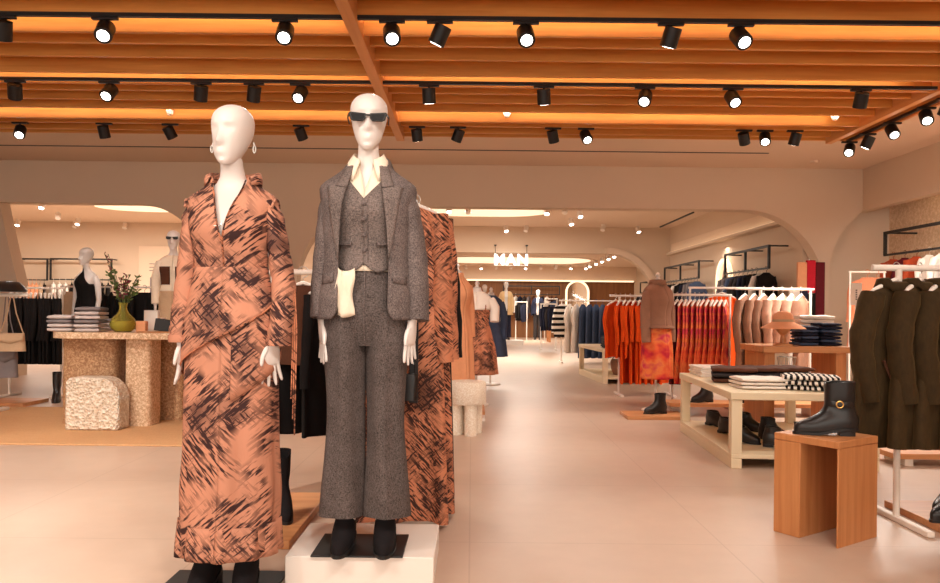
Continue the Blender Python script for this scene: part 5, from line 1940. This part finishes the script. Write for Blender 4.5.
# pale notice panel on the far left wall
a, b_ = at(139, 246, Y2 - .04), at(178, 300, Y2 - .04)
nb = thing('wall_panel', 'tall pale panel with small grey lettering on the far left wall', 'panel', ((a.x + b_.x) / 2, Y2 - .001, b_.z))
MB().box((a.x - b_.x) / 2, (b_.x - a.x) / 2, -.05, 0, -.8, a.z - b_.z).build('board', 'ceil', nb, bevel=.004)
for k in range(3): MB().box(-.24, .12 - .1 * k, -.056, -.051, .95 - k * .09, .97 - k * .09).build('text_line', 'greycloth', nb)
MB().box(-.22, -.17, -.056, -.051, -.3, .6).build('slot', 'greycloth', nb)

# ---- hanging MAN sign
Yg = Y2 - .12
a, b_ = at(495.5, 264.5, Yg), at(526.5, 254, Yg)
sn = thing('hanging_sign', 'glowing white MAN sign hanging over the second archway', 'sign', ((a.x + b_.x) / 2, Yg, a.z))
cu = bpy.data.curves.new('letters', 'FONT')
cu.body = 'MAN'
cu.align_x = 'CENTER'
cu.size = .40
cu.extrude = .02
cu.offset = .012
cu.space_character = 1.1
tmp = bpy.data.objects.new('lettering_curve', cu)
COL.objects.link(tmp)
bpy.context.view_layer.update()
lm = bpy.data.meshes.new_from_object(tmp.evaluated_get(bpy.context.evaluated_depsgraph_get()))
bpy.data.objects.remove(tmp)
lo = bpy.data.objects.new('lettering', lm)
COL.objects.link(lo)
lo.parent = sn
lo.rotation_euler = (PI / 2, 0, 0)
lm.materials.clear()
lm.materials.append(M['sign'])
for sx in (-1, 1):
    MB().tube([(sx * .42, 0, .0), (sx * .42, 0, .52)], .008, 6).build('cable', 'black', sn)
    MB().box(sx * .42 - .03, sx * .42 + .03, -.02, .12, .50, .53).build('bracket', 'black', sn)
MB().box(-.45, .45, -.012, .012, -.03, .0).build('bar', 'white', sn)

# ---- far room
def far_rail(label, px0, px1, Y, pz, ks, where, rz=.9):
    x0, x1 = at(px0, pz, Y).x, at(px1, pz, Y).x
    z = at((px0 + px1) / 2, pz, Y).z
    rack(label, x0, x1, Y, z, posts=(0, 1), r=.02, mat='white')
    for i, k in enumerate(ks):
        hang(k, lerp(x0 + .1, x1 - .1, i / max(1, len(ks) - 1)), Y, z, rz, f'{word[k]} {where}, {ORD[i]} from the left', 'clothes ' + where, parts=False)


def far_mannequin(label, px, Y, z0, rz, coat, skirt, hem=.85, wcoat=.23):
    P = at(px, 300, Y)
    t = thing('mannequin', label, 'mannequin', (P.x, Y, z0), rz)
    mannequin_body(arms=[([(sx * .14, .01, 1.47), (sx * .19, .01, 1.2), (sx * .19, -.02, .9)], [.04, .036, .022]) for sx in (-1, 1)]).build('body', 'mann', t)
    for sx in (-1, 1):
        MB().tube([(sx * .09, 0, .08), (sx * .085, 0, .5), (sx * .085, 0, 1.0)], [(.085, .09), (.08, .085), (.09, .11)], 14).build('trouser_leg', skirt, t)
    c_ = shell(MB(), [(hem, wcoat, -.18, .18), (1.1, wcoat - .03, -.15, .15)] + [(r[0], r[1] + .035, r[2] - .035, r[3] + .03) for r in FB if r[0] > 1.2], zlist(hem, 1.56, 20), lambda z: .05, 40).build('coat', coat, t, solid=.01)
    form_sleeves(c_, 0, coat, .58, .062, .06)
    MB().lathe([(.01, -.012), (.22, -.012), (.22, 0), (.01, 0)], 20).build('base_plate', 'white', t)
    for sx in (-1, 1):
        boot('', (sx * .088, .01, .0), sx * .1, 'blackleather', 'shoe', h=.10, heel=.01, parent=t)
    return t


YM = 24.6
far_mannequin('white mannequin in a long camel coat on a low podium down the aisle', 506, YM, .14 + .012, 0, 'camel', 'navy', .80)
o = MB().box(-.65, .55, -.45, .45, 0, .14).build('display_podium', 'podium', None, bevel=.004, loc=(at(506, 300, YM).x, YM, 0))
tag(o, 'low white podium under the mannequin in the camel coat', 'podium')
far_mannequin('white mannequin in all white clothes at the far end of the aisle', 484.5, 23.4, .012, .3, 'whitecloth', 'whitecloth', .70)
far_mannequin('far mannequin in a dark jacket against the wood wall', 538, 28.5, .012, -.2, 'navy', 'charcoal', .95)
word['red_hanging'] = 'dark red coat'
far_rail('rail with dark red coats beside the camel coat mannequin', 490, 501, 26.0, 298, ['maroon_jacket', 'maroon_jacket', 'maroon_jacket'], 'on the rail left of the camel coat')
far_rail('rail with dark jackets right of the camel coat mannequin', 516, 527, 28.5, 302, ['black_top', 'black_top', 'navy_top'], 'on the rail right of the camel coat')
far_rail('rail with white and blue shirts near the far arch mirror', 545, 557, 26.0, 299, ['white_top', 'white_top', 'navy_top', 'denim_jacket'], 'on the rail near the far mirror')
far_rail('rail with navy clothes in front of the far mirror', 541, 556, 21.5, 304, ['navy_top', 'navy_top', 'charcoal_top', 'navy_top'], 'on the rail in front of the far mirror')
t = thing('wooden_table', 'small wooden table at the end of the aisle', 'table', (fl(553, 340).x, fl(553, 342).y, 0))
MB().box(-.4, .4, -.35, .35, .42, .48).build('table_top', 'wood_plank', t, bevel=.004)
for sx in (-1, 1):
    for sy in (-1, 1): MB().box(sx * .35 - .04, sx * .35 + .04, sy * .3 - .04, sy * .3 + .04, 0, .42).build('leg', 'wood_plank', t)
# tall glowing arch mirror by the wood wall
a, b_ = at(566, 280, 30.4), at(590, 281, 30.4)
mr = thing('arch_mirror', 'arched mirror with a glowing rim against the far wood wall', 'mirror', ((a.x + b_.x) / 2, 30.6, 0))
r_ = (b_.x - a.x) / 2
zt = a.z
po = [(-r_, 0)] + arc(0, zt - r_, r_, 180, 0, 20) + [(r_, 0)]
pi_ = [(-r_ * .84, .0)] + arc(0, zt - r_, r_ * .84, 180, 0, 20) + [(r_ * .84, .0)]
MB().prism(po + pi_[::-1], -.08, 0, 'y').build('rim', 'glow', mr, sharp=25)
MB().prism(pi_, -.02, -.005, 'y').build('glass', 'mirror', mr, sharp=25)
rot_m = copy_tree(mr)  # mirror copy added in place of the arched niche with a glowing edge
rot_m.location = (XB - .01, 15.85, 0)
rot_m.rotation_euler = (0, 0, -PI / 2)
rot_m.scale = (.9, 1, .95)
rot_m['label'] = 'glowing arched mirror standing in for the lit niche on the right wall between clothes frames'
# black frames with garments on the wood wall
wall_frame('black hanging frame on the far wood wall', 'x', at(503, 290, Y3 - .5).x, at(560, 290, Y3 - .5).x, Y3 - .5, 1.75, 2.1, 3, .14)
ks = ['brown_top', 'black_top', 'white_top', 'navy_top', 'charcoal_top', 'grey_top', 'brown_top', 'black_top', 'navy_top', 'white_top', 'brown_top', 'charcoal_top']
for i, k in enumerate(ks):
    hang(k, lerp(at(503, 290, Y3 - .5).x + .15, at(560, 290, Y3 - .5).x - .15, i / 11), Y3 - .5, 1.75, 1.1, f'{word[k]} on the far wood wall frame, {ORD[i]} from the left', 'clothes on the far wood wall', parts=False)
# frames on the right wall beyond the second arch
wall_frame('black hanging frame on the right wall of the far room', 'y', 24.5, 28.5, 6.3, 1.8, 2.2, 3, .3)
for i in range(8):
    k = ['charcoal_top', 'navy_top', 'black_top', 'brown_top'][i % 4]
    hang(k, 6.3, 28.3 - i * .52, 1.8, .4, f'{word[k]} on the frame of the far room right wall, {ORD[i]} from its far end', 'clothes on the far room right wall', parts=False)
